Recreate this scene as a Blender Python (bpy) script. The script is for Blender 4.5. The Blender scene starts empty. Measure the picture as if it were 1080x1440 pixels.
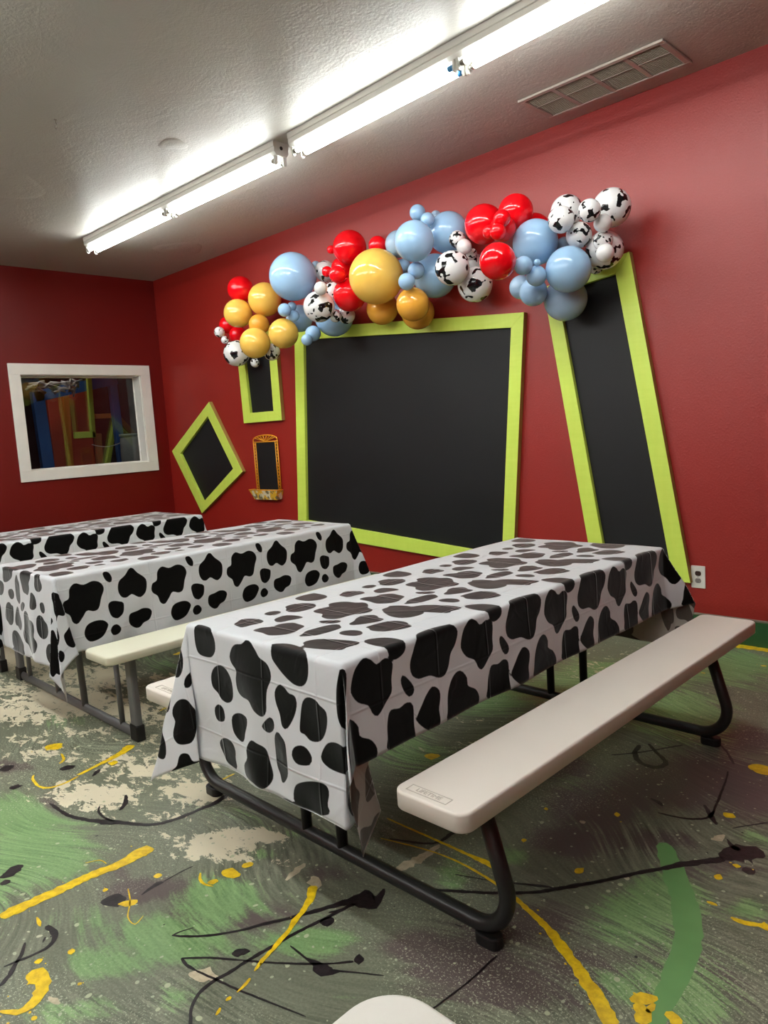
import bpy, bmesh, math, random
import numpy as np
from mathutils import Vector, Matrix

SC = bpy.context.scene
COL = SC.collection
PI = math.pi
random.seed(7)

# ------------------------------------------------------------------ helpers
def link(name, me, mat=None, parent=None):
    o = bpy.data.objects.new(name, me)
    COL.objects.link(o)
    if mat is not None:
        for m in (mat if isinstance(mat, (list, tuple)) else [mat]):
            me.materials.append(m)
    if parent is not None:
        o.parent = parent
    return o

def tag(o, label=None, cat=None, group=None, kind=None):
    if label: o['label'] = label
    if cat: o['category'] = cat
    if group: o['group'] = group
    if kind: o['kind'] = kind
    return o

def thing(name, label, cat, loc=(0, 0, 0), rotz=0, group=None):
    o = bpy.data.objects.new(name, None)
    o.empty_display_size = .1
    COL.objects.link(o)
    o.location = loc
    o.rotation_euler = (0, 0, rotz)
    return tag(o, label, cat, group)

class MB:
    """collects vertices and faces of one mesh"""
    def __init__(s): s.v = []; s.f = []; s.m = []; s.sm = []
    def add(s, vs, fs, mat=0, smooth=False):
        b = len(s.v)
        s.v += [tuple(map(float, q)) for q in vs]
        for f in fs:
            s.f.append(tuple(b + i for i in f)); s.m.append(mat); s.sm.append(smooth)
    def box(s, lo, hi, mat=0):
        x0, y0, z0 = lo; x1, y1, z1 = hi
        s.add([(x0,y0,z0),(x1,y0,z0),(x1,y1,z0),(x0,y1,z0),(x0,y0,z1),(x1,y0,z1),(x1,y1,z1),(x0,y1,z1)],
              [(3,2,1,0),(4,5,6,7),(0,1,5,4),(1,2,6,5),(2,3,7,6),(3,0,4,7)], mat)
    def prism(s, poly, d0, d1, axis='y', mat=0):
        """poly in the plane (x,z) extruded along y, or (x,y) along z, or (y,z) along x"""
        n = len(poly)
        def P(q, d):
            return (q[0], d, q[1]) if axis == 'y' else (q[0], q[1], d) if axis == 'z' else (d, q[0], q[1])
        vs = [P(q, d0) for q in poly] + [P(q, d1) for q in poly]
        fs = [tuple(range(n)), tuple(range(2*n-1, n-1, -1))]
        fs += [(i, i+n, (i+1) % n + n, (i+1) % n) for i in range(n)]
        s.add(vs, fs, mat)
    def tube(s, path, r, n=12, mat=0, caps=True, rx=None):
        P = [Vector(q) for q in path]
        if len(P) < 2: return
        R = r if isinstance(r, (list, tuple)) else [r]*len(P)
        vs = []; prev = None
        for i, q in enumerate(P):
            t = (P[min(i+1, len(P)-1)] - P[max(i-1, 0)]).normalized()
            if prev is None:
                a = Vector((0, 0, 1)) if abs(t.z) < .9 else Vector((0, 1, 0))
                nrm = (a - t*a.dot(t)).normalized()
            else:
                nrm = (prev - t*prev.dot(t)).normalized()
            prev = nrm; bn = t.cross(nrm)
            for k in range(n):
                c = 2*PI*k/n
                vs.append(q + nrm*(math.cos(c)*R[i]) + bn*(math.sin(c)*R[i]*(rx or 1)))
        fs = []
        for i in range(len(P)-1):
            for k in range(n):
                k2 = (k+1) % n
                fs.append((i*n+k, i*n+k2, (i+1)*n+k2, (i+1)*n+k))
        s.add(vs, fs, mat, True)
        if caps:
            b = len(s.v) - len(vs)
            s.f.append(tuple(b + k for k in range(n-1, -1, -1))); s.m.append(mat); s.sm.append(False)
            e = b + (len(P)-1)*n
            s.f.append(tuple(e + k for k in range(n))); s.m.append(mat); s.sm.append(False)
    def build(s, name, mat=None, parent=None, bevel=0, seg=2, recalc=True):
        me = bpy.data.meshes.new(name)
        me.from_pydata(s.v, [], s.f)
        me.polygons.foreach_set('material_index', s.m)
        me.polygons.foreach_set('use_smooth', s.sm)
        if recalc:
            bm = bmesh.new(); bm.from_mesh(me)
            bmesh.ops.recalc_face_normals(bm, faces=bm.faces)
            bm.to_mesh(me); bm.free()
        me.update()
        o = link(name, me, mat, parent)
        if bevel:
            md = o.modifiers.new('bevel', 'BEVEL'); md.width = bevel; md.segments = seg
            md.limit_method = 'ANGLE'; md.angle_limit = .6
        return o

def fillet(pts, rad, n=8):
    """polyline with rounded inner corners"""
    P = [Vector(q) for q in pts]; out = [P[0]]
    for i in range(1, len(P)-1):
        a = (P[i-1]-P[i]); b = (P[i+1]-P[i]); la, lb = a.length, b.length
        a.normalize(); b.normalize()
        ang = a.angle(b); d = min(rad/math.tan(ang/2), la*.48, lb*.48)
        r = d*math.tan(ang/2); c = P[i] + (a+b).normalized()*(r/math.sin(ang/2))
        s = P[i]+a*d-c; e = P[i]+b*d-c
        for k in range(n+1):
            t = k/n; w = s.angle(e)
            q = (s*math.sin((1-t)*w) + e*math.sin(t*w))/math.sin(w)
            out.append(c+q)
    out.append(P[-1]); return out

def rounded_rect(x0, y0, x1, y1, r, n=6):
    o = []
    for cx, cy, a in ((x1-r, y1-r, 0), (x0+r, y1-r, PI/2), (x0+r, y0+r, PI), (x1-r, y0+r, 1.5*PI)):
        for k in range(n+1):
            t = a + PI/2*k/n; o.append((cx+r*math.cos(t), cy+r*math.sin(t)))
    return o

def slab(mb, x0, y0, x1, y1, z0, z1, r, e=.008, n=8):
    """moulded panel: rounded corners in plan and a softened top edge"""
    rings = [(z0, .003), (z0+.004, 0)]
    for k in range(5):
        t = k/4*PI/2; rings.append((z1-e+e*math.sin(t), e*(1-math.cos(t))))
    vs = []; m = 0
    for z, i in rings:
        pr = rounded_rect(x0+i, y0+i, x1-i, y1-i, max(r-i, .002), n); m = len(pr)
        vs += [(x, y, z) for x, y in pr]
    fs = [(j*m+k, j*m+(k+1) % m, (j+1)*m+(k+1) % m, (j+1)*m+k) for j in range(len(rings)-1) for k in range(m)]
    mb.add(vs, fs, 0, True)
    b = len(mb.v)-len(vs)
    mb.f.append(tuple(b+k for k in range(m-1, -1, -1))); mb.m.append(0); mb.sm.append(False)
    mb.f.append(tuple(b+(len(rings)-1)*m+k for k in range(m))); mb.m.append(0); mb.sm.append(False)

# ------------------------------------------------------------------ materials
def srgb(r, g, b):
    f = lambda c: (c/255/12.92) if c/255 <= .04045 else ((c/255+.055)/1.055)**2.4
    return (f(r), f(g), f(b), 1)

class NT:
    def __init__(s, name):
        s.mat = bpy.data.materials.new(name); s.mat.use_nodes = True
        s.t = s.mat.node_tree; s.n = s.t.nodes
        s.bsdf = s.n['Principled BSDF']; s.out = s.n['Material Output']
    def node(s, typ, **kw):
        n = s.n.new(typ)
        for k, v in kw.items():
            if k in n.inputs.keys(): s.put(n.inputs[k], v)
            else: setattr(n, k, v)
        return n
    def put(s, inp, v):
        if isinstance(v, bpy.types.NodeSocket): s.t.links.new(v, inp)
        else: inp.default_value = v
    def math(s, op, a, b=0.0, c=0.0, clamp=False):
        n = s.n.new('ShaderNodeMath'); n.operation = op; n.use_clamp = clamp
        s.put(n.inputs[0], a); s.put(n.inputs[1], b); s.put(n.inputs[2], c)
        return n.outputs[0]
    def vmath(s, op, a, b=(0, 0, 0)):
        n = s.n.new('ShaderNodeVectorMath'); n.operation = op
        s.put(n.inputs[0], a)
        if op == 'SCALE': s.put(n.inputs['Scale'], b)
        else: s.put(n.inputs[1], b)
        return n.outputs[0]
    def step(s, v, lo, hi):
        n = s.n.new('ShaderNodeMapRange'); n.interpolation_type = 'SMOOTHSTEP'
        s.put(n.inputs[0], v); n.inputs[1].default_value = lo; n.inputs[2].default_value = hi
        return n.outputs[0]
    def mix(s, f, a, b):
        n = s.n.new('ShaderNodeMix'); n.data_type = 'RGBA'
        s.put(n.inputs[0], f); s.put(n.inputs[6], a); s.put(n.inputs[7], b)
        return n.outputs[2]
    def obj(s):
        return s.n.new('ShaderNodeTexCoord').outputs['Object']
    def noise(s, vec, scale, detail=3, rough=.5, dist=0):
        n = s.n.new('ShaderNodeTexNoise')
        s.put(n.inputs['Vector'], vec); n.inputs['Scale'].default_value = scale
        n.inputs['Detail'].default_value = detail; n.inputs['Roughness'].default_value = rough
        n.inputs['Distortion'].default_value = dist
        return n
    def vor(s, vec, scale, feature='F1', rnd=1.0):
        n = s.n.new('ShaderNodeTexVoronoi'); n.feature = feature
        s.put(n.inputs['Vector'], vec); n.inputs['Scale'].default_value = scale
        n.inputs['Randomness'].default_value = rnd
        return n
    def mapping(s, vec, rot=(0, 0, 0), scale=(1, 1, 1), loc=(0, 0, 0)):
        n = s.n.new('ShaderNodeMapping'); s.put(n.inputs['Vector'], vec)
        n.inputs['Rotation'].default_value = rot; n.inputs['Scale'].default_value = scale
        n.inputs['Location'].default_value = loc
        return n.outputs[0]
    def bump(s, h, strength=.3, dist=.01):
        n = s.n.new('ShaderNodeBump'); s.put(n.inputs['Height'], h)
        n.inputs['Strength'].default_value = strength; n.inputs['Distance'].default_value = dist
        s.t.links.new(n.outputs[0], s.bsdf.inputs['Normal'])
    def set(s, **kw):
        M = dict(color='Base Color', rough='Roughness', metal='Metallic', spec='Specular IOR Level', ior='IOR',
                 coat='Coat Weight', coat_rough='Coat Roughness', sss='Subsurface Weight', trans='Transmission Weight')
        for k, v in kw.items(): s.put(s.bsdf.inputs[M[k]], v)
        return s.mat

def simple(name, col, rough=.5, metal=0, spec=.5, var=.06, scale=8, bump=0, bscale=60, **kw):
    t = NT(name); c = t.obj()
    n = t.noise(c, scale, 3)
    dark = tuple(q*(1-var) for q in col[:3])+(1,); lite = tuple(min(1, q*(1+var)) for q in col[:3])+(1,)
    t.set(color=t.mix(n.outputs[0], dark, lite), rough=rough, metal=metal, spec=spec, **kw)
    if bump:
        t.bump(t.noise(c, bscale, 4).outputs[0], bump, .004)
    return t.mat

# ------------------------------------------------------------------ measured data (metres)
LAMP = 19.0
LAMP2 = 31.0
EXPOSURE = 1.18
BACKFILL = 2.3  # strength of the added fill light behind the window
ROW2 = -3.65
ROW3 = -6.2  # added row, placed for its light rather than measured
SPOTS_TOP = [
[(0.048,-0.002),(0.059,0.007),(0.117,0.002),(0.150,-0.017),(0.161,-0.041),(0.158,-0.068),(0.134,-0.093),(0.093,-0.098),(0.063,-0.092),(0.049,-0.071),(0.044,-0.037)],
[(0.251,-0.045),(0.272,-0.030),(0.306,-0.023),(0.324,-0.008),(0.349,-0.012),(0.373,-0.031),(0.390,-0.049),(0.422,-0.060),(0.438,-0.081),(0.438,-0.105),(0.420,-0.136),(0.415,-0.172),(0.414,-0.197),(0.401,-0.216),(0.380,-0.222),(0.347,-0.212),(0.324,-0.189),(0.285,-0.187),(0.262,-0.173),(0.258,-0.141),(0.266,-0.111),(0.244,-0.093),(0.236,-0.073)],
[(0.124,-0.153),(0.142,-0.125),(0.177,-0.111),(0.208,-0.118),(0.230,-0.143),(0.234,-0.179),(0.226,-0.211),(0.201,-0.225),(0.173,-0.219),(0.156,-0.203),(0.129,-0.186)],
[(0.138,-0.253),(0.157,-0.237),(0.179,-0.244),(0.188,-0.264),(0.185,-0.284),(0.155,-0.291),(0.140,-0.279)],
[(0.221,-0.267),(0.238,-0.250),(0.270,-0.243),(0.300,-0.249),(0.300,-0.270),(0.290,-0.295),(0.285,-0.318),(0.273,-0.328),(0.246,-0.321),(0.227,-0.303)],
[(0.140,-0.371),(0.155,-0.350),(0.186,-0.338),(0.218,-0.343),(0.232,-0.366),(0.226,-0.394),(0.225,-0.428),(0.198,-0.428),(0.170,-0.421),(0.157,-0.402)],
[(0.297,-0.341),(0.320,-0.310),(0.353,-0.311),(0.391,-0.318),(0.406,-0.350),(0.420,-0.390),(0.405,-0.419),(0.375,-0.438),(0.332,-0.432),(0.283,-0.429),(0.279,-0.396),(0.301,-0.370)],
[(0.446,-0.012),(0.438,0.005),(0.477,0.029),(0.539,0.025),(0.598,-0.008),(0.608,-0.038),(0.600,-0.074),(0.577,-0.095),(0.542,-0.097),(0.502,-0.081),(0.468,-0.059),(0.448,-0.040)],
[(0.454,-0.134),(0.476,-0.110),(0.501,-0.115),(0.517,-0.126),(0.542,-0.129),(0.549,-0.153),(0.534,-0.193),(0.508,-0.227),(0.487,-0.223),(0.476,-0.193),(0.458,-0.164)],
[(0.566,-0.158),(0.580,-0.130),(0.604,-0.119),(0.631,-0.121),(0.646,-0.131),(0.671,-0.143),(0.672,-0.173),(0.657,-0.208),(0.634,-0.233),(0.600,-0.240),(0.578,-0.228),(0.558,-0.219)],
[(0.383,-0.251),(0.408,-0.226),(0.432,-0.212),(0.448,-0.223),(0.444,-0.245),(0.419,-0.262),(0.397,-0.262)],
[(0.444,-0.267),(0.462,-0.246),(0.481,-0.253),(0.499,-0.267),(0.503,-0.294),(0.501,-0.337),(0.494,-0.368),(0.464,-0.398),(0.452,-0.375),(0.438,-0.351),(0.438,-0.312)],
[(0.528,-0.292),(0.538,-0.270),(0.564,-0.259),(0.587,-0.264),(0.605,-0.284),(0.596,-0.305),(0.557,-0.314),(0.537,-0.308)],
[(0.518,-0.408),(0.532,-0.380),(0.566,-0.360),(0.615,-0.344),(0.655,-0.342),(0.669,-0.360),(0.662,-0.394),(0.662,-0.421),(0.557,-0.459),(0.542,-0.443),(0.522,-0.430)],
]
SPOTS_RIGHT = [
[(0.718,0.296),(0.747,0.262),(0.771,0.247),(0.802,0.232),(0.834,0.236),(0.853,0.260),(0.856,0.286),(0.859,0.313),(0.875,0.346),(0.874,0.374),(0.853,0.393),(0.820,0.406),(0.797,0.429),(0.763,0.443),(0.737,0.427),(0.733,0.428),(0.716,0.370)],
[(0.842,0.192),(0.825,0.201),(0.842,0.222),(0.870,0.242),(0.888,0.238),(0.892,0.221),(0.874,0.204)],
[(0.946,0.249),(0.928,0.267),(0.906,0.289),(0.891,0.317),(0.909,0.343),(0.933,0.343),(0.962,0.332),(0.994,0.333),(1.011,0.321),(1.010,0.288),(0.987,0.256),(0.963,0.238)],
[(1.009,0.363),(0.980,0.367),(0.934,0.376),(0.899,0.397),(0.881,0.423),(0.883,0.448),(0.909,0.469),(0.934,0.470),(0.956,0.506),(0.986,0.523),(1.009,0.514),(1.018,0.487),(1.014,0.428)],
[(0.802,0.010),(0.761,0.028),(0.740,0.063),(0.751,0.088),(0.768,0.106),(0.760,0.138),(0.778,0.165),(0.823,0.157),(0.857,0.155),(0.880,0.129),(0.897,0.109),(0.904,0.093),(0.893,0.078),(0.867,0.065),(0.849,0.032),(0.823,0.012)],
[(0.976,0.119),(0.935,0.126),(0.905,0.143),(0.910,0.179),(0.904,0.208),(0.918,0.232),(0.970,0.227),(1.013,0.225),(1.015,0.192),(1.015,0.136),(0.996,0.113)],
[(0.637,0.171),(0.660,0.211),(0.700,0.226),(0.745,0.221),(0.765,0.211),(0.775,0.181),(0.768,0.156),(0.745,0.151),(0.700,0.146),(0.660,0.151)],
]
SPOTS_LEFT = [
[(-0.081,0.208),(-0.055,0.174),(-0.029,0.152),(-0.025,0.133),(-0.053,0.110),(-0.089,0.072),(-0.126,0.069),(-0.160,0.080),(-0.178,0.107),(-0.168,0.130),(-0.154,0.151),(-0.166,0.179),(-0.157,0.203),(-0.123,0.216)],
[(-0.152,0.491),(-0.123,0.482),(-0.111,0.457),(-0.069,0.449),(-0.047,0.421),(-0.061,0.382),(-0.052,0.337),(-0.066,0.301),(-0.099,0.286),(-0.140,0.303),(-0.187,0.320),(-0.197,0.346),(-0.187,0.378),(-0.213,0.401),(-0.239,0.428),(-0.227,0.450),(-0.192,0.460),(-0.172,0.483)],
[(-0.190,0.274),(-0.171,0.263),(-0.169,0.241),(-0.178,0.213),(-0.189,0.196),(-0.232,0.202),(-0.251,0.221),(-0.256,0.240),(-0.238,0.265)],
[(-0.273,0.179),(-0.249,0.169),(-0.243,0.133),(-0.236,0.100),(-0.245,0.066),(-0.266,0.055),(-0.299,0.072),(-0.310,0.102),(-0.328,0.123),(-0.326,0.148),(-0.301,0.175)],
[(-0.285,0.402),(-0.255,0.385),(-0.244,0.350),(-0.248,0.310),(-0.268,0.287),(-0.288,0.290),(-0.321,0.315),(-0.335,0.348),(-0.335,0.382),(-0.313,0.400)],
[(-0.309,0.278),(-0.287,0.265),(-0.283,0.246),(-0.291,0.233),(-0.312,0.222),(-0.331,0.237),(-0.333,0.266)],
[(-0.027,0.285),(-0.019,0.274),(-0.025,0.255),(-0.051,0.241),(-0.072,0.244),(-0.076,0.254),(-0.060,0.274)],
]
STROKES_YELLOW = [
[(5.277,-3.623,0.0459),(5.284,-3.507,0.0423),(5.287,-3.380,0.0385),(5.303,-3.272,0.0396),(5.298,-3.206,0.0577),(5.301,-3.183,0.0697),(5.316,-3.166,0.0291)],
[(5.660,-3.747,0.0127),(5.698,-3.720,0.0169),(5.700,-3.693,0.0256),(5.682,-3.665,0.0304),(5.639,-3.640,0.0401),(5.604,-3.644,0.0586),(5.592,-3.664,0.0270)],
[(5.877,-2.955,0.0313),(5.911,-2.995,0.0229),(5.928,-3.022,0.0201),(5.944,-3.055,0.0148),(5.956,-3.088,0.0194),(5.971,-3.116,0.0120),(5.987,-3.160,0.0164),(6.000,-3.195,0.0115),(6.011,-3.235,0.0135),(6.027,-3.273,0.0066)],
[(6.039,-3.294,0.0109),(6.047,-3.314,0.0086),(6.052,-3.342,0.0064)],
[(6.053,-3.359,0.0127),(6.055,-3.374,0.0105)],
[(6.063,-3.395,0.0104),(6.074,-3.414,0.0082)],
[(5.785,-2.552,0.0061),(5.937,-2.551,0.0087),(6.052,-2.549,0.0112),(6.138,-2.550,0.0137),(6.217,-2.548,0.0267),(6.263,-2.548,0.0368),(6.285,-2.557,0.0104)],
[(5.854,-2.653,0.0058),(6.021,-2.609,0.0056),(6.141,-2.599,0.0081),(6.266,-2.611,0.0103),(6.356,-2.631,0.0124),(6.438,-2.661,0.0167),(6.504,-2.686,0.0231),(6.562,-2.720,0.0267),(6.636,-2.763,0.0319),(6.710,-2.815,0.0364),(6.773,-2.863,0.0423)],
[(6.768,-2.772,0.0241),(6.788,-2.747,0.0322),(6.812,-2.727,0.0201)],
[(6.780,-2.775,0.0279),(6.806,-2.785,0.0314),(6.814,-2.819,0.0386)],
[(6.813,-2.747,0.0159),(6.812,-2.780,0.0196)],
[(6.842,-2.757,0.0235),(6.862,-2.758,0.0310),(6.878,-2.770,0.0268)],
[(6.838,-2.349,0.0139),(6.860,-2.352,0.0183),(6.883,-2.344,0.0182),(6.900,-2.337,0.0136),(6.914,-2.333,0.0316),(6.924,-2.328,0.0270)],
[(6.590,-1.471,0.0327),(6.614,-1.467,0.0650),(6.644,-1.472,0.0838),(6.674,-1.491,0.0700)],
[(4.451,-2.810,0.0631),(4.489,-2.872,0.0386),(4.515,-2.954,0.0264),(4.532,-3.023,0.0185),(4.548,-3.090,0.0181)],
[(4.561,-3.095,0.0108),(4.576,-3.159,0.0106),(4.566,-3.210,0.0140),(4.517,-3.233,0.0106),(4.429,-3.225,0.0108),(4.392,-3.207,0.0073)],
[(4.132,-3.062,0.0320),(4.163,-3.040,0.0799),(4.212,-3.031,0.0317)],
[(4.272,-3.049,0.0078),(4.343,-3.065,0.0115),(4.371,-3.094,0.0151)],
[(5.068,-2.684,0.0106),(5.071,-2.726,0.0105),(5.080,-2.777,0.0069)],
[(4.541,-2.960,0.0150),(4.561,-2.945,0.0448),(4.570,-2.930,0.0150)],
[(5.599,-3.089,0.0219),(5.616,-3.079,0.0436),(5.649,-3.071,0.0378),(5.654,-3.058,0.0108)],
[(5.626,-3.034,0.0165),(5.633,-3.018,0.0331),(5.638,-3.000,0.0166)],
[(5.614,-3.149,0.0107),(5.622,-3.134,0.0267),(5.631,-3.122,0.0134)],
[(5.552,-3.135,0.0082),(5.579,-3.154,0.0081),(5.614,-3.158,0.0080),(5.643,-3.147,0.0053)],
[(5.495,-3.373,0.0103),(5.512,-3.355,0.0284),(5.522,-3.339,0.0258),(5.521,-3.327,0.0104)],
[(5.452,-3.238,0.0136),(5.459,-3.228,0.0273),(5.467,-3.218,0.0109)],
[(5.395,-3.374,0.0106),(5.398,-3.367,0.0213),(5.402,-3.360,0.0080)],
[(5.580,-3.552,0.0118),(5.588,-3.546,0.0282),(5.588,-3.538,0.0118)],
[(5.552,-3.629,0.0092),(5.556,-3.620,0.0208),(5.557,-3.609,0.0093)],
[(5.745,-3.706,0.0104),(5.748,-3.700,0.0187),(5.748,-3.694,0.0083)],
[(5.725,-3.587,0.0088),(5.723,-3.582,0.0132),(5.722,-3.577,0.0066)],
[(5.447,-3.319,0.0040),(5.511,-3.344,0.0039),(5.574,-3.382,0.0038),(5.619,-3.383,0.0037),(5.603,-3.350,0.0038)],
[(5.206,-3.345,0.0043),(5.228,-3.307,0.0043),(5.266,-3.302,0.0042)],
[(5.364,-3.553,0.0076),(5.395,-3.558,0.0125),(5.415,-3.562,0.0050)],
[(6.370,-2.070,0.0147),(6.377,-2.064,0.0294),(6.385,-2.059,0.0118)],
[(6.424,-2.410,0.0157),(6.437,-2.413,0.0363),(6.448,-2.413,0.0155)],
[(6.740,-2.201,0.0126),(6.751,-2.200,0.0301),(6.763,-2.200,0.0125)],
[(6.639,-1.845,0.0145),(6.659,-1.852,0.0404),(6.678,-1.854,0.0172)],
[(6.767,-2.325,0.0072),(6.782,-2.324,0.0143),(6.795,-2.325,0.0071)],
[(6.216,-2.384,0.0112),(6.223,-2.379,0.0225),(6.230,-2.378,0.0084)],
[(6.169,-2.179,0.0091),(6.175,-2.174,0.0212),(6.180,-2.170,0.0091)],
[(6.760,-2.115,0.0077),(6.772,-2.115,0.0205),(6.782,-2.111,0.0077)],
[(3.354,-1.982,0.0335),(3.353,-1.932,0.0450),(3.329,-1.877,0.0342)],
[(4.177,-2.523,0.0088),(4.151,-2.450,0.0135),(4.147,-2.358,0.0092)],
[(5.175,-1.944,0.0326),(5.184,-1.917,0.0490),(5.183,-1.877,0.0330)],
[(5.569,-2.108,0.0359),(5.601,-2.101,0.0643),(5.616,-2.074,0.0358)],
[(6.270,-0.313,0.0181),(6.296,-0.310,0.0316)],
[(6.072,-0.575,0.0134),(6.093,-0.574,0.0223)],
]
STROKES_DARK = [
[(4.698,-3.261,0.0101),(4.842,-3.253,0.0162),(4.936,-3.223,0.0191),(5.011,-3.183,0.0378),(5.057,-3.153,0.0251),(5.133,-3.111,0.0186),(5.176,-3.067,0.0187),(5.196,-3.009,0.0189),(5.205,-2.929,0.0192),(5.209,-2.856,0.0228),(5.195,-2.801,0.0266)],
[(4.878,-3.149,0.0066),(4.917,-3.170,0.0097),(4.975,-3.175,0.0096),(5.027,-3.165,0.0095)],
[(5.743,-3.340,0.0072),(5.786,-3.309,0.0095),(5.829,-3.266,0.0095),(5.869,-3.211,0.0096),(5.899,-3.153,0.0121),(5.929,-3.103,0.0122),(5.956,-3.050,0.0148),(5.985,-2.991,0.0174),(6.010,-2.939,0.0301),(6.029,-2.915,0.0653),(6.045,-2.902,0.0854),(6.064,-2.887,0.0652),(6.066,-2.869,0.0202),(6.048,-2.834,0.0103)],
[(5.743,-3.340,0.0072),(5.748,-3.314,0.0048),(5.761,-3.285,0.0049)],
[(6.035,-2.935,0.0100),(6.026,-2.954,0.0124),(6.013,-3.034,0.0121),(5.998,-3.109,0.0119),(5.990,-3.186,0.0116),(5.983,-3.259,0.0113),(5.981,-3.321,0.0110),(5.976,-3.359,0.0109),(5.980,-3.391,0.0107),(5.992,-3.418,0.0085),(6.014,-3.443,0.0083),(6.057,-3.470,0.0081)],
[(5.842,-3.369,0.0091),(5.890,-3.326,0.0068),(5.954,-3.282,0.0068),(6.034,-3.229,0.0067),(6.107,-3.174,0.0089),(6.161,-3.127,0.0067),(6.193,-3.091,0.0111)],
[(6.192,-3.088,0.0178),(6.200,-3.078,0.0401),(6.210,-3.070,0.0178)],
[(5.842,-3.369,0.0091),(5.873,-3.373,0.0090),(5.909,-3.368,0.0089)],
[(5.909,-3.368,0.0089),(5.967,-3.354,0.0066),(6.037,-3.338,0.0064),(6.140,-3.309,0.0052),(6.237,-3.281,0.0040)],
[(6.024,-3.158,0.0046),(6.092,-3.161,0.0067),(6.127,-3.158,0.0222),(6.151,-3.160,0.0484),(6.175,-3.153,0.0306),(6.192,-3.135,0.0066),(6.286,-3.076,0.0043)],
[(5.931,-3.275,0.0114),(5.940,-3.261,0.0321),(5.950,-3.249,0.0230),(5.960,-3.238,0.0069)],
[(6.014,-3.048,0.0241),(6.027,-3.033,0.0435),(6.038,-3.017,0.0242)],
[(6.110,-2.780,0.0077),(6.172,-2.742,0.0102),(6.231,-2.703,0.0126),(6.313,-2.645,0.0125),(6.388,-2.580,0.0125),(6.433,-2.523,0.0175),(6.477,-2.463,0.0176),(6.526,-2.390,0.0152),(6.574,-2.313,0.0154),(6.613,-2.259,0.0155),(6.651,-2.202,0.0259),(6.693,-2.151,0.0234),(6.731,-2.102,0.0313)],
[(6.165,-2.653,0.0052),(6.282,-2.603,0.0051),(6.423,-2.527,0.0050)],
[(6.728,-2.105,0.0366),(6.743,-2.066,0.0737),(6.763,-2.036,0.1003),(6.787,-2.021,0.0790),(6.818,-2.024,0.0312)],
[(6.701,-1.993,0.0055),(6.727,-2.021,0.0161),(6.751,-2.031,0.0319)],
[(6.789,-2.110,0.0204),(6.808,-2.121,0.0354),(6.822,-2.127,0.0126)],
[(5.574,-3.719,0.0111),(5.557,-3.697,0.0135),(5.527,-3.670,0.0115),(5.494,-3.641,0.0117),(5.451,-3.616,0.0072)],
[(5.426,-3.549,0.0174),(5.470,-3.546,0.0196),(5.495,-3.552,0.0145),(5.518,-3.576,0.0119),(5.521,-3.605,0.0094),(5.516,-3.639,0.0093),(5.505,-3.688,0.0069)],
[(5.064,-3.555,0.0167),(5.069,-3.531,0.0449),(5.054,-3.505,0.0454),(5.054,-3.481,0.0286)],
[(5.101,-3.566,0.0247),(5.107,-3.552,0.0386),(5.106,-3.539,0.0138)],
[(5.442,-3.400,0.0208),(5.461,-3.381,0.0572),(5.479,-3.361,0.0572),(5.486,-3.343,0.0183)],
[(5.509,-3.308,0.0079),(5.502,-3.279,0.0133),(5.496,-3.248,0.0215),(5.504,-3.233,0.0081)],
[(5.500,-3.231,0.0054),(5.498,-3.169,0.0055),(5.501,-3.129,0.0056)],
[(4.218,-3.282,0.0748),(4.222,-3.255,0.0903),(4.225,-3.228,0.0378)],
[(4.428,-3.117,0.0296),(4.442,-3.090,0.0520),(4.450,-3.060,0.0224)],
[(4.423,-3.311,0.0177),(4.443,-3.296,0.0425),(4.454,-3.273,0.0142)],
[(6.202,-1.529,0.0177),(6.215,-1.599,0.0209),(6.249,-1.651,0.0238),(6.286,-1.676,0.0201),(6.327,-1.675,0.0266),(6.349,-1.644,0.0233),(6.336,-1.602,0.0169),(6.275,-1.548,0.0139),(6.223,-1.497,0.0107)],
[(6.416,-1.899,0.0092),(6.445,-1.907,0.0151),(6.469,-1.924,0.0090)],
[(6.474,-1.972,0.0088),(6.529,-1.963,0.0087),(6.578,-1.942,0.0115),(6.610,-1.906,0.0115),(6.611,-1.849,0.0117)],
[(6.571,-1.834,0.0089),(6.615,-1.891,0.0173),(6.648,-1.931,0.0113)],
[(6.619,-1.900,0.0058),(6.595,-1.774,0.0090),(6.569,-1.637,0.0063),(6.548,-1.551,0.0065)],
[(6.391,-1.292,0.0072),(6.478,-1.383,0.0103),(6.545,-1.483,0.0099)],
[(6.156,-1.675,0.0104),(6.231,-1.588,0.0104),(6.334,-1.433,0.0106)],
[(6.456,-2.847,0.0066),(6.455,-2.873,0.0066),(6.455,-2.958,0.0053),(6.445,-3.063,0.0051),(6.440,-3.094,0.0040)],
[(5.881,-2.637,0.0086),(6.009,-2.568,0.0113),(6.015,-2.468,0.0174)],
[(6.693,-1.922,0.0056),(6.736,-1.862,0.0056),(6.766,-1.823,0.0085)],
[(6.282,-2.603,0.0051),(6.386,-2.541,0.0051),(6.420,-2.529,0.0050)],
[(4.970,-3.116,0.0130),(4.937,-3.078,0.0198),(4.875,-3.045,0.0102)],
[(6.302,-2.823,0.0071),(6.324,-2.820,0.0070)],
[(6.357,-2.657,0.0074),(6.370,-2.651,0.0122)],
[(4.610,-3.058,0.0108),(4.587,-3.030,0.0219),(4.570,-3.010,0.0110)],
[(5.490,-3.584,0.0048),(5.473,-3.570,0.0097)],
[(6.003,-3.007,0.0074),(6.011,-2.993,0.0074),(6.018,-2.973,0.0074)],
]
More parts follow.
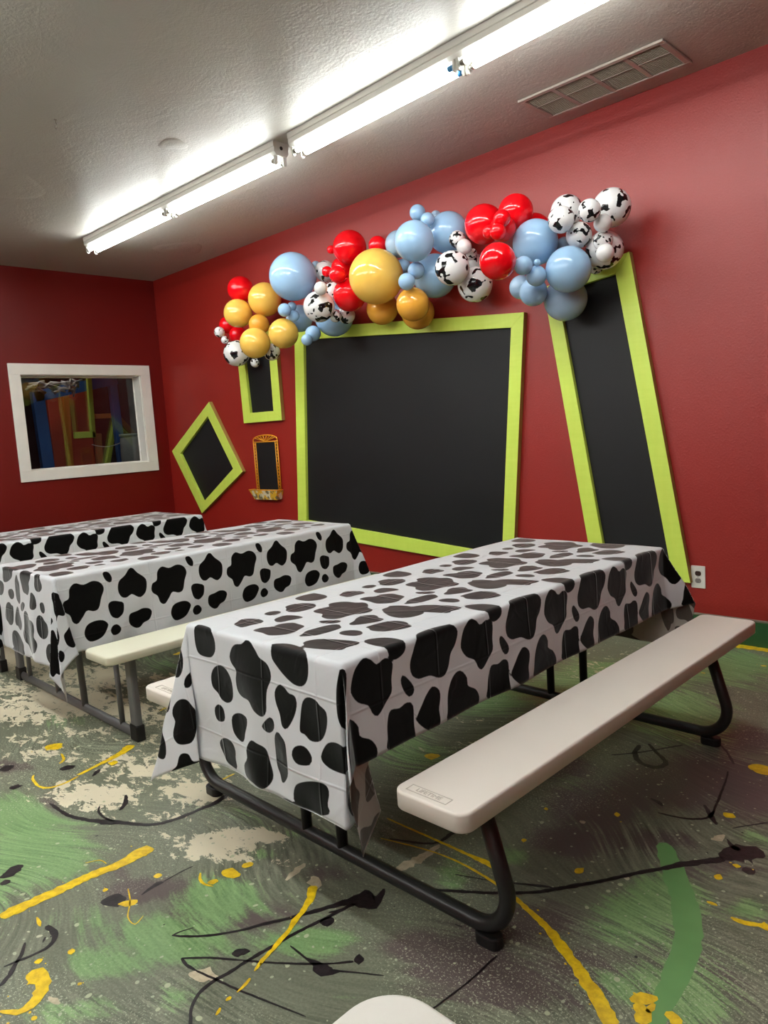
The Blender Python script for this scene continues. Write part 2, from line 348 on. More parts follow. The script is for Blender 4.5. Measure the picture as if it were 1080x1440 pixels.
STROKES_CREAM = [
[(5.838,-2.925,0.0213),(5.864,-2.939,0.0421),(5.886,-2.965,0.0259),(5.894,-2.983,0.0128)],
[(5.790,-2.990,0.0133),(5.784,-2.958,0.0268),(5.775,-2.929,0.0272),(5.766,-2.899,0.0138)],
[(5.906,-3.386,0.0133),(5.920,-3.375,0.0266),(5.941,-3.363,0.0441),(5.961,-3.353,0.0264),(5.978,-3.354,0.0087)],
[(6.020,-2.760,0.0212),(6.022,-2.699,0.0379),(6.031,-2.644,0.0329),(6.032,-2.595,0.0223),(6.028,-2.562,0.0113)],
[(5.705,-3.651,0.0086),(5.730,-3.648,0.0193),(5.750,-3.642,0.0085)],
[(5.981,-1.427,0.0229),(5.997,-1.406,0.0459),(6.013,-1.386,0.0230)],
[(6.664,-2.021,0.0137),(6.681,-2.008,0.0273),(6.686,-1.974,0.0165)],
[(6.301,-2.174,0.0146),(6.320,-2.171,0.0290)],
[(4.121,-3.070,0.0120),(4.197,-3.069,0.0118)],
]
STROKES_GREEN = [
[(6.560,-2.129,0.0437),(6.604,-2.190,0.0582),(6.662,-2.276,0.0655),(6.724,-2.368,0.0669),(6.771,-2.456,0.0682),(6.803,-2.562,0.0647),(6.819,-2.668,0.0534),(6.827,-2.743,0.0436),(6.841,-2.809,0.0383)],
]
PATCH_CREAM = [(4.51,-2.92,0.130,0.096,0.068,-0.032,0.80),(3.52,-2.99,0.198,0.139,0.211,-0.072,0.90),(3.15,-2.58,0.231,0.154,0.212,-0.086,0.90),(3.97,-2.17,0.138,0.093,0.162,-0.099,0.70),(4.65,-2.77,0.078,0.057,0.052,-0.029,0.80),(4.78,-3.13,0.159,0.122,0.109,-0.048,1.10),(4.58,-3.14,0.073,0.055,0.062,-0.025,0.70),(4.20,-3.10,0.163,0.120,0.107,-0.040,0.70),(5.08,-2.85,0.112,0.085,0.087,-0.053,1.20),(4.73,-2.89,0.171,0.128,0.107,-0.056,0.90),(5.45,-3.03,0.103,0.082,0.071,-0.045,1.20),(5.50,-2.92,0.105,0.082,0.050,-0.035,1.20),(5.57,-3.02,0.072,0.057,0.033,-0.022,0.80),(5.71,-2.95,0.044,0.035,0.024,-0.018,0.80),(3.62,-2.74,0.302,0.210,0.271,-0.112,1.10),(3.69,-2.98,0.159,0.113,0.120,-0.043,0.80),(4.04,-2.62,0.156,0.110,0.196,-0.097,1.00),(3.38,-2.43,0.188,0.126,0.246,-0.114,1.00),(2.42,-2.57,0.268,0.172,0.418,-0.146,1.20),(4.38,-2.54,0.131,0.093,0.139,-0.080,0.90),(3.73,-2.26,0.143,0.096,0.176,-0.097,0.70),(3.95,-3.10,0.116,0.085,0.070,-0.024,0.70),(4.12,-2.88,0.203,0.146,0.084,-0.036,0.70),(4.46,-2.73,0.137,0.100,0.073,-0.038,0.70),(3.05,-2.87,0.151,0.102,0.186,-0.061,0.80),(4.38,-2.38,0.120,0.085,0.233,-0.145,0.80),(4.83,-2.63,0.101,0.075,0.118,-0.075,1.00),(5.91,-1.77,0.068,0.050,0.031,-0.049,1.00),(5.62,-1.97,0.140,0.103,0.050,-0.062,0.50),(5.99,-2.77,0.020,0.016,0.020,-0.020,0.60),(5.65,-0.78,0.236,0.156,0.101,-0.191,0.50),(5.79,-0.40,0.184,0.118,0.060,-0.135,0.60),(5.75,-1.31,0.156,0.109,0.068,-0.117,0.45),(5.48,-1.71,0.129,0.092,0.068,-0.087,0.40),(2.70,-3.03,0.236,0.160,0.773,-0.212,0.90),(5.19,-3.01,0.124,0.096,0.044,-0.025,0.60),(5.02,-3.14,0.126,0.098,0.038,-0.018,0.40),(5.22,-3.13,0.119,0.093,0.025,-0.013,0.35),(6.21,-1.54,0.044,0.032,0.014,-0.030,0.40),]
PATCH_GREEN = [(5.05,-3.42,0.173,0.137,0.182,-0.068,1.00),(5.74,-3.36,0.136,0.112,0.098,-0.054,1.00),(5.70,-3.17,0.098,0.080,0.095,-0.061,1.00),(5.49,-3.45,0.097,0.080,0.089,-0.039,0.70),(6.06,-3.11,0.087,0.072,0.050,-0.042,1.00),(6.17,-2.66,0.049,0.039,0.072,-0.089,0.90),(6.68,-2.42,0.085,0.070,0.068,-0.154,1.00),(6.66,-2.53,0.097,0.079,0.068,-0.141,0.90),(6.76,-2.70,0.111,0.093,0.037,-0.079,1.00),(6.87,-2.66,0.071,0.060,0.045,-0.115,1.00),(6.87,-2.27,0.042,0.034,0.014,-0.044,1.00),(4.70,-3.39,0.131,0.102,0.206,-0.070,0.90),(5.62,-2.95,0.073,0.058,0.039,-0.028,0.80),(6.45,-2.87,0.027,0.022,0.011,-0.016,0.90),(5.29,-1.52,0.335,0.231,0.164,-0.207,0.90),(5.78,-0.95,0.330,0.223,0.170,-0.328,1.00),(6.20,-1.10,0.169,0.119,0.116,-0.282,1.00),(6.17,-0.43,0.221,0.146,0.103,-0.297,1.00),(6.24,-2.48,0.042,0.033,0.041,-0.059,0.80),(5.95,-3.44,0.054,0.045,0.040,-0.023,0.70),(5.36,-2.88,0.121,0.094,0.079,-0.054,0.60),(6.41,-3.16,0.036,0.031,0.019,-0.020,0.30),(3.88,-2.84,0.186,0.132,0.271,-0.112,0.40),(5.47,-2.16,0.278,0.205,0.167,-0.177,0.70),(3.59,-2.14,0.225,0.149,0.236,-0.132,0.60),(5.61,-2.80,0.114,0.089,0.054,-0.044,0.70),(5.80,-1.93,0.135,0.099,0.072,-0.100,0.70),(5.72,-3.49,0.102,0.084,0.061,-0.029,0.90),(5.95,-3.22,0.044,0.036,0.043,-0.031,0.60),(6.14,-1.96,0.120,0.091,0.078,-0.132,0.45),(6.76,-1.94,0.049,0.038,0.025,-0.077,0.40),(6.24,-3.20,0.065,0.054,0.019,-0.017,0.50),(5.79,-3.63,0.080,0.068,0.043,-0.018,0.70),(5.06,-3.63,0.108,0.087,0.224,-0.065,0.80),(6.20,-2.87,0.045,0.037,0.038,-0.042,0.60),]
PATCH_PURPLE = [(5.77,-3.20,0.110,0.090,0.052,-0.034,1.00),(5.87,-3.18,0.061,0.050,0.038,-0.027,0.80),(6.40,-2.94,0.093,0.077,0.057,-0.070,1.00),(6.52,-2.93,0.076,0.063,0.049,-0.068,1.00),(6.31,-2.02,0.167,0.128,0.074,-0.141,1.00),(6.45,-1.72,0.191,0.145,0.086,-0.209,1.00),(6.64,-1.64,0.111,0.084,0.076,-0.230,1.00),(6.46,-2.66,0.086,0.070,0.044,-0.070,0.80),(6.27,-2.95,0.070,0.058,0.042,-0.046,0.70),(4.22,-3.24,0.079,0.059,0.060,-0.020,1.00),(5.51,-3.27,0.103,0.083,0.057,-0.030,0.90),(5.36,-3.30,0.054,0.043,0.057,-0.027,0.50),(6.33,-2.29,0.120,0.094,0.059,-0.100,0.80),(6.56,-2.10,0.116,0.091,0.031,-0.073,0.80),(6.72,-2.17,0.122,0.098,0.025,-0.066,0.70),(4.68,-3.28,0.091,0.070,0.079,-0.030,0.60),(6.87,-2.56,0.050,0.042,0.033,-0.087,0.50),(5.90,-3.08,0.094,0.076,0.048,-0.037,0.60),(6.49,-1.26,0.128,0.093,0.043,-0.127,0.80),(6.60,-2.75,0.078,0.065,0.058,-0.099,0.50),(6.37,-2.76,0.057,0.047,0.032,-0.044,0.50),(5.16,-2.90,0.043,0.033,0.046,-0.028,0.30),(5.66,-3.42,0.061,0.050,0.032,-0.016,0.50),(5.85,-2.91,0.101,0.081,0.043,-0.036,0.60),(6.04,-1.90,0.126,0.094,0.059,-0.096,0.80),(6.04,-1.58,0.091,0.066,0.039,-0.071,0.60),(6.97,-2.58,0.035,0.030,0.026,-0.081,0.40),]
BIG_OUT = [[2.408, 2.244], [4.764, 2.016], [4.586, 0.297], [2.242, 0.438]]
BIG_IN = [[2.522, 2.137], [4.658, 1.933], [4.498, 0.396], [2.372, 0.557]]
TALL_OUT = [[4.914, 2.144], [5.494, 2.245], [5.809, 0.328], [5.196, 0.337]]
TALL_IN = [[5.017, 2.094], [5.405, 2.137], [5.691, 0.428], [5.276, 0.469]]
SMALL_OUT = [[1.514, 2.319], [2.132, 2.321], [2.132, 1.466], [1.533, 1.469]]
SMALL_IN = [[1.621, 2.229], [2.021, 2.234], [2.016, 1.557], [1.65, 1.562]]
DIAMOND_OUT = [[0.956, 1.72], [1.445, 1.003], [0.624, 0.561], [0.122, 1.238]]
DIAMOND_IN = [[0.905, 1.574], [1.282, 1.033], [0.672, 0.684], [0.298, 1.206]]
BALLOONS = [
('red',1.942,-0.238,2.643,0.115,'red balloon at the upper left end of the garland behind yellow balloons'),
('yellow',1.999,-0.327,2.420,0.123,'yellow balloon leftmost of its cluster at the left end of the garland'),
('yellow',2.218,-0.189,2.514,0.143,'yellow balloon topmost of the cluster at the left end of the garland'),
('amber',2.226,-0.278,2.292,0.088,'small deep yellow balloon in the middle of the left yellow cluster'),
('yellow',2.308,-0.396,2.120,0.128,'yellow balloon hanging lowest in the cluster at the left end'),
('yellow',2.652,-0.355,2.155,0.121,'yellow balloon rightmost of its cluster overlapping the corner of the large chalkboard'),
('red',1.532,-0.127,2.398,0.079,'red balloon peeking out at the far left edge of the garland'),
('red',1.677,-0.125,2.286,0.078,'red balloon squeezed between two yellow balloons at the lower left'),
('cow',1.549,-0.236,2.324,0.049,'tiny cow print balloon at the leftmost tip of the garland'),
('cow',1.668,-0.265,2.236,0.036,'tiniest cow print balloon just below the leftmost tip of the garland'),
('cow',1.744,-0.201,2.106,0.120,'round cow print balloon at the lower left end above the small chalkboard'),
('cow',2.271,-0.199,2.056,0.074,'cow print balloon half hidden behind the lowest yellow balloons on the left'),
('cow',1.862,-0.088,2.011,0.042,'tiny cow print balloon hanging in front of the small green framed chalkboard'),
('blue',2.852,-0.376,2.569,0.186,'largest light blue balloon in the left half of the garland'),
('blue',2.760,-0.411,2.322,0.053,'small blue balloon left of the tiny blue knot under the largest left blue balloon'),
('blue',2.719,-0.299,2.364,0.037,'tiniest blue balloon tucked right under the largest left blue balloon'),
('blue',2.756,-0.318,2.284,0.046,'tiny blue balloon in front of a medium blue balloon beside the yellow cluster'),
('blue',2.632,-0.158,2.289,0.112,'medium blue balloon directly below the largest left blue balloon'),
('blue',3.023,-0.356,2.104,0.061,'small blue balloon over the top left corner of the large chalkboard frame'),
('blue',3.048,-0.444,2.048,0.044,'small blue balloon hanging lowest over the corner of the large chalkboard'),
('blue',3.110,-0.201,2.231,0.153,'broad blue balloon lying over the top frame of the large chalkboard behind cow print balloons'),
('paleblue',2.851,-0.125,2.678,0.040,'pale blue sliver of balloon right of the largest left blue balloon'),
('cow',3.316,-0.530,2.251,0.114,'main cow print balloon in the left half of the garland'),
('cow',2.964,-0.130,2.616,0.082,'elongated cow print balloon left of the upper red balloons'),
('cow',3.236,-0.308,2.392,0.070,'cow print balloon between the main left cow print balloon and the lower red one'),
('white',3.430,-0.600,2.355,0.048,'small nearly white balloon above the main left cow print balloon'),
('cow',3.317,-0.374,2.194,0.048,'small cow print balloon below the lower left red balloon'),
('cow',3.318,-0.261,2.207,0.067,'cow print balloon under the red balloon left of the big yellow one'),
('red',3.365,-0.224,2.701,0.127,'topmost red balloon left of the big yellow balloon'),
('red',3.205,-0.268,2.714,0.032,'tiny red balloon on the left side of the topmost left red balloon'),
('red',3.150,-0.275,2.560,0.041,'tiny red balloon leftmost of the row under the topmost left red balloon'),
('red',3.485,-0.478,2.454,0.061,'small red balloon between the upper and lower left red balloons'),
('red',3.186,-0.141,2.588,0.093,'medium red balloon joining the upper and lower left red balloons'),
('red',3.451,-0.339,2.328,0.122,'lower red balloon touching the left side of the big yellow balloon'),
('yellow',3.768,-0.372,2.396,0.191,'biggest yellow balloon at the centre of the garland'),
('red',3.689,-0.253,2.643,0.066,'red balloon peeking out above the big yellow balloon'),
('amber',3.611,-0.166,2.214,0.118,'amber balloon just below the big yellow balloon'),
('amber',4.098,-0.369,2.151,0.112,'front amber balloon below the small blue balloon trio'),
('amber',3.966,-0.172,2.130,0.118,'rear amber balloon lowest at the middle of the garland'),
('paleblue',3.849,-0.206,2.624,0.094,'pale blue balloon behind the upper right of the big yellow balloon'),
('blue',4.235,-0.475,2.523,0.129,'big blue balloon right of the big yellow balloon'),
('blue',4.164,-0.342,2.740,0.053,'small blue balloon highest on top of the middle blue cluster'),
('blue',4.267,-0.366,2.666,0.046,'small blue balloon second on top of the middle blue cluster'),
('blue',3.825,-0.142,2.481,0.053,'upper left balloon of the small blue trio beside the big yellow balloon'),
('blue',4.172,-0.400,2.356,0.056,'right balloon of the small blue trio beside the big yellow balloon'),
('blue',4.159,-0.484,2.279,0.056,'lowest balloon of the small blue trio beside the big yellow balloon'),
('blue',4.288,-0.184,2.605,0.136,'large blue balloon left of the big right red balloon'),
('paleblue',4.171,-0.161,2.743,0.038,'pale blue balloon peeking out between the top small and large blue ones'),
('blue',4.158,-0.195,2.345,0.147,'large blue balloon hanging low left of the middle cow print balloons'),
('cow',4.475,-0.396,2.313,0.109,'main cow print balloon in the middle of the garland'),
('cow',4.434,-0.275,2.517,0.054,'small cow print balloon above the main middle cow print balloon'),
('white',4.509,-0.305,2.449,0.049,'small nearly white balloon above the main middle cow print balloon'),
('cow',4.446,-0.104,2.387,0.056,'small dense cow print balloon left of the lower right red balloon'),
('cow',4.475,-0.185,2.427,0.037,'tiny cow print balloon squeezed in front of the red cluster in the middle'),
('cow',4.487,-0.178,2.229,0.115,'cow print balloon hanging lowest below the right red cluster'),
('red',4.640,-0.258,2.565,0.123,'large red balloon on the left of the right red cluster'),
('red',4.942,-0.352,2.551,0.103,'red balloon topmost of the right red cluster'),
('red',4.936,-0.159,2.465,0.111,'red balloon partly hidden behind the right blue balloon'),
('red',4.945,-0.496,2.436,0.075,'medium red balloon in the middle of the right red cluster'),
('red',4.927,-0.606,2.404,0.038,'tiny red balloon leftmost on the front of the right red cluster'),
('red',5.013,-0.644,2.379,0.045,'small red balloon next to the tiny one on the right red cluster'),
('red',5.012,-0.596,2.460,0.047,'small red balloon uppermost on the front of the right red cluster'),
('red',5.064,-0.733,2.198,0.100,'lower red balloon left of the right blue balloons'),
('blue',5.065,-0.347,2.349,0.132,'upper of the two big blue balloons at the right of the garland'),
('blue',5.284,-0.362,2.150,0.128,'big blue balloon at the top of the tall narrow chalkboard'),
('paleblue',5.148,-0.175,2.022,0.127,'greyish blue balloon hanging lowest over the tall narrow chalkboard'),
('blue',5.138,-0.593,2.176,0.052,'small blue balloon left of the two right big blue balloons'),
('blue',5.157,-0.495,2.126,0.057,'small blue balloon wedged between the two right big blue balloons'),
('blue',5.187,-0.527,2.190,0.019,'tiniest blue balloon under the upper right big blue balloon'),
('blue',5.049,-0.363,2.067,0.082,'medium blue balloon below the small ones at the right of the garland'),
('paleblue',4.916,-0.288,2.125,0.072,'pale blue balloon behind the medium blue one at the right'),
('paleblue',5.161,-0.190,2.336,0.045,'pale blue balloon peeking out below the upper right cow print balloons'),
('cow',5.244,-0.287,2.491,0.091,'rear cow print balloon topmost left of the right end cluster'),
('cow',5.291,-0.432,2.411,0.073,'front cow print balloon at the left of the right end cluster'),
('cow',5.496,-0.490,2.400,0.060,'dense spotted cow print balloon at the top middle of the right end cluster'),
('cow',5.507,-0.265,2.448,0.104,'largest cow print balloon at the upper right tip of the garland'),
('white',5.516,-0.388,2.346,0.048,'nearly white balloon in front of the largest right cow print balloon'),
('cow',5.323,-0.300,2.339,0.072,'dense spotted cow print balloon beside the upper right blue balloon'),
('cow',5.414,-0.181,2.251,0.106,'big cow print balloon lowest at the right end above the tall chalkboard'),
('cow',5.482,-0.325,2.271,0.053,'small cow print balloon on the upper front of the lowest right one'),
('white',5.520,-0.379,2.190,0.049,'small nearly white balloon on the front of the lowest right cow print balloon'),
('cow',5.313,-0.097,2.197,0.049,'cow print balloon peeking out under the right end cluster above the tall chalkboard frame'),
]
# ------------------------------------------------------------------ surface materials
def wall_paint(name, col, spec=.6):
    t = NT(name); c = t.obj()
    n1 = t.noise(c, 1.1, 3).outputs[0]; n2 = t.noise(c, 95, 3, .6).outputs[0]
    a = tuple(q*.92 for q in col[:3])+(1,); b = tuple(min(1, q*1.08) for q in col[:3])+(1,)
    t.set(color=t.mix(n1, a, b), rough=t.math('MULTIPLY_ADD', n2, .14, .38), spec=spec)
    t.bump(t.math('ADD', n2, t.math('MULTIPLY', t.noise(c, 9, 2).outputs[0], .8)), .35, .004)
    return t.mat
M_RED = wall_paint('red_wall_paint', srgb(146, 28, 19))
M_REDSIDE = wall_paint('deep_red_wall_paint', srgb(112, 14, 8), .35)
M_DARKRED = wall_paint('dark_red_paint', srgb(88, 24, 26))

def ceiling_paint():
    t = NT('stippled_ceiling_paint'); c = t.obj()
    n1 = t.noise(c, .8, 4).outputs[0]; n2 = t.noise(c, 70, 3, .65).outputs[0]; n3 = t.noise(c, 5, 4, .6, 1.5).outputs[0]
    t.set(color=t.mix(n1, srgb(164, 161, 153), srgb(178, 175, 166)), rough=.42, spec=.6)
    h = t.math('ADD', t.math('MULTIPLY', n2, 1.0), t.math('MULTIPLY', n3, 1.6))
    # long torn tape lines running under the paint
    v = t.mapping(c, (0, 0, .5), (.55, 3.0, 1))
    rid = t.math('ABSOLUTE', t.math('SUBTRACT', t.noise(v, .7, 2, .4, 1).outputs[0], .5))
    h = t.math('ADD', h, t.math('MULTIPLY', t.step(rid, .006, .0), .12))
    t.bump(h, .42, .005)
    return t.mat
M_CEIL = ceiling_paint()

def lime_paint():
    t = NT('lime_green_painted_wood'); c = t.obj()
    v = t.mapping(c, (0, .12, 0), (3, 3, 26))
    v2 = t.mapping(c, (0, .05, 0), (18, 3, 2.5))
    n = t.math('ADD', t.math('MULTIPLY', t.noise(v, 1.3, 4, .6, .6).outputs[0], .5), t.math('MULTIPLY', t.noise(v2, 1.3, 4, .6).outputs[0], .5))
    t.set(color=t.mix(t.step(n, .3, .7), srgb(202, 226, 88), srgb(210, 232, 98)), rough=.42)
    t.bump(n, .05, .003)
    return t.mat
M_LIME = lime_paint()

def board_black():
    t = NT('chalkboard_black'); c = t.obj()
    n = t.noise(t.mapping(c, (0, 0, 0), (1, 1, 2.5)), 1.6, 5, .6).outputs[0]
    t.set(color=t.mix(n, srgb(14, 15, 16), srgb(24, 25, 27)), rough=t.math('MULTIPLY_ADD', n, .2, .42), spec=.35)
    t.bump(t.noise(c, 140, 2).outputs[0], .08, .002)
    return t.mat
M_BOARD = board_black()
M_EDGE = simple('raw_frame_edge', srgb(158, 130, 66), .7)

M_WHITE = simple('white_painted_metal', srgb(196, 194, 186), .42, bump=.05)
M_WINWHITE = simple('white_gloss_trim', srgb(242, 240, 232), .35, bump=.04)
M_PLATE = simple('white_plastic_plate', srgb(226, 222, 212), .35)
M_BROWN = simple('brown_receptacle', srgb(58, 34, 26), .4)
M_GREYREC = simple('grey_receptacle', srgb(140, 132, 126), .4)
M_SLOT = simple('dark_slot', srgb(12, 11, 10), .6)
M_TUBEBLK = simple('black_powder_coat', srgb(30, 30, 30), .38, spec=.5, bump=.04, bscale=300)
M_PAD = simple('black_plastic_pad', srgb(16, 16, 16), .5)
M_GREYTUBE = simple('grey_powder_coat', srgb(96, 97, 98), .42, bump=.03, bscale=300)
M_BENCHG = simple('almond_plastic', srgb(222, 214, 204), .42, var=.02, bump=.10, bscale=420)
M_BENCHW = simple('ivory_plastic', srgb(214, 212, 190), .42, var=.02, bump=.10, bscale=420)
M_TOPW = simple('bright_white_plastic', srgb(214, 211, 203), .45, var=.05, scale=30, bump=.12, bscale=260)
M_BASE = simple('dark_green_baseboard_paint', srgb(38, 82, 44), .4, var=.15, scale=5)
M_CAULK = simple('grey_caulk_bead', srgb(120, 112, 96), .6)
M_VENT = simple('grey_vent_metal', srgb(168, 156, 146), .45)
M_VENTDARK = simple('vent_duct_dark', srgb(132, 118, 98), .8)
M_SLAT = simple('tan_vent_louver', srgb(190, 178, 156), .5)
M_BLUECAP = simple('blue_lamp_cap', srgb(50, 120, 175), .4)
M_STEEL = simple('steel_wire', srgb(150, 145, 135), .35, metal=.8)

def emit(name, col, strength):
    t = NT(name)
    t.set(color=(.9, .9, .88, 1))
    t.bsdf.inputs['Emission Color'].default_value = col
    t.bsdf.inputs['Emission Strength'].default_value = strength
    return t.mat
M_LAMP = emit('fluorescent_tube_lit', (.96, 1, .985, 1), LAMP)
M_LAMP2 = emit('fluorescent_tube_brighter', (.96, 1, .985, 1), LAMP2)  # stronger glow for the rear rows, tuned to balance the first row

def balloon_mat(name, col, glossy=.09):
    t = NT(name); c = t.obj()
    n = t.noise(c, 6, 2).outputs[0]
    t.set(color=t.mix(n, tuple(q*.95 for q in col[:3])+(1,), col), rough=glossy, spec=.5, sss=.12)
    t.bsdf.inputs['Subsurface Radius'].default_value = (.03, .03, .03)
    t.bsdf.inputs['Subsurface Scale'].default_value = .5
    return t.mat
def cow_balloon():
    t = NT('cow_print_latex'); inf = t.n.new('ShaderNodeObjectInfo')
    c = t.n.new('ShaderNodeTexCoord').outputs['Object']
    g = t.vmath('SCALE', t.n.new('ShaderNodeTexCoord').outputs['Object'], 1.0)
    off = t.n.new('ShaderNodeCombineXYZ'); t.put(off.inputs[0], t.math('MULTIPLY', inf.outputs['Random'], 57))
    p = t.vmath('ADD', g, off.outputs[0])
    w = t.noise(p, 2.4, 2).outputs['Color']
    p2 = t.vmath('ADD', p, t.vmath('SCALE', t.vmath('SUBTRACT', w, (.5, .5, .5)), .25))
    q = t.noise(p2, 1.95, 1.0, .4, .2).outputs[0]
    m = t.step(q, .578, .592)
    t.set(color=t.mix(m, srgb(228, 227, 226), srgb(20, 20, 22)), rough=.12, spec=.5)
    return t.mat
M_BALL = dict(red=balloon_mat('red_latex', srgb(236, 10, 24)), yellow=balloon_mat('yellow_latex', srgb(244, 196, 92)),
              amber=balloon_mat('amber_latex', srgb(230, 166, 62)), blue=balloon_mat('light_blue_latex', srgb(156, 192, 224)),
              paleblue=balloon_mat('pale_blue_latex', srgb(158, 184, 208)), white=balloon_mat('white_latex', srgb(226, 224, 222)),
              cow=cow_balloon())

def cloth_mats():
    res = []
    for name, white, black, rough, spec in (('cow_print_vinyl', srgb(224, 228, 232), srgb(7, 7, 6), .6, .1),
                                     ('cow_print_vinyl_reverse', srgb(196, 190, 184), srgb(92, 84, 78), .5, .4)):
        t = NT(name); c = t.obj()
        at = t.n.new('ShaderNodeAttribute'); at.attribute_name = 'spot'
        m = t.step(at.outputs['Fac'], -.0016, .0016)
        uv = t.n.new('ShaderNodeUVMap'); uv.uv_map = 'cloth'
        sp = t.n.new('ShaderNodeSeparateXYZ'); t.put(sp.inputs[0], uv.outputs[0])
        # packing creases every 23 cm both ways, plus crumples
        h = None
        for k, per in ((0, .235), (1, .228)):
            q = t.math('ABSOLUTE', t.math('SUBTRACT', t.math('FRACT', t.math('DIVIDE', sp.outputs[k], per)), .5))
            r = t.step(t.math('SUBTRACT', .5, q), .026, .0)
            h = r if h is None else t.math('MAXIMUM', h, r)
        n = t.noise(uv.outputs[0], 3.2, 4, .55, .8).outputs[0]
        rid = t.step(t.math('ABSOLUTE', t.math('SUBTRACT', t.noise(uv.outputs[0], 4.0, 3, .5, .6).outputs[0], .5)), .05, .0)
        hh = t.math('ADD', t.math('MULTIPLY', h, .35), t.math('MULTIPLY', n, .9))
        hh = t.math('ADD', hh, t.math('MULTIPLY', rid, .12))
        t.set(color=t.mix(m, white, black), rough=rough, spec=spec)
        t.bsdf.inputs['Sheen Weight'].default_value = 1.0; t.bsdf.inputs['Sheen Roughness'].default_value = .28
        t.bump(hh, .35, .012)
        tl = t.n.new('ShaderNodeBsdfTranslucent'); t.put(tl.inputs[0], t.mix(m, srgb(226, 222, 216), srgb(60, 54, 50)))
        mx = t.n.new('ShaderNodeMixShader'); t.put(mx.inputs[0], t.math('MULTIPLY_ADD', m, -.10, .13))
        t.t.links.new(t.bsdf.outputs[0], mx.inputs[1]); t.t.links.new(tl.outputs[0], mx.inputs[2])
        t.t.links.new(mx.outputs[0], t.out.inputs['Surface'])
        res.append(t.mat)
    return res
M_CLOTH = cloth_mats()

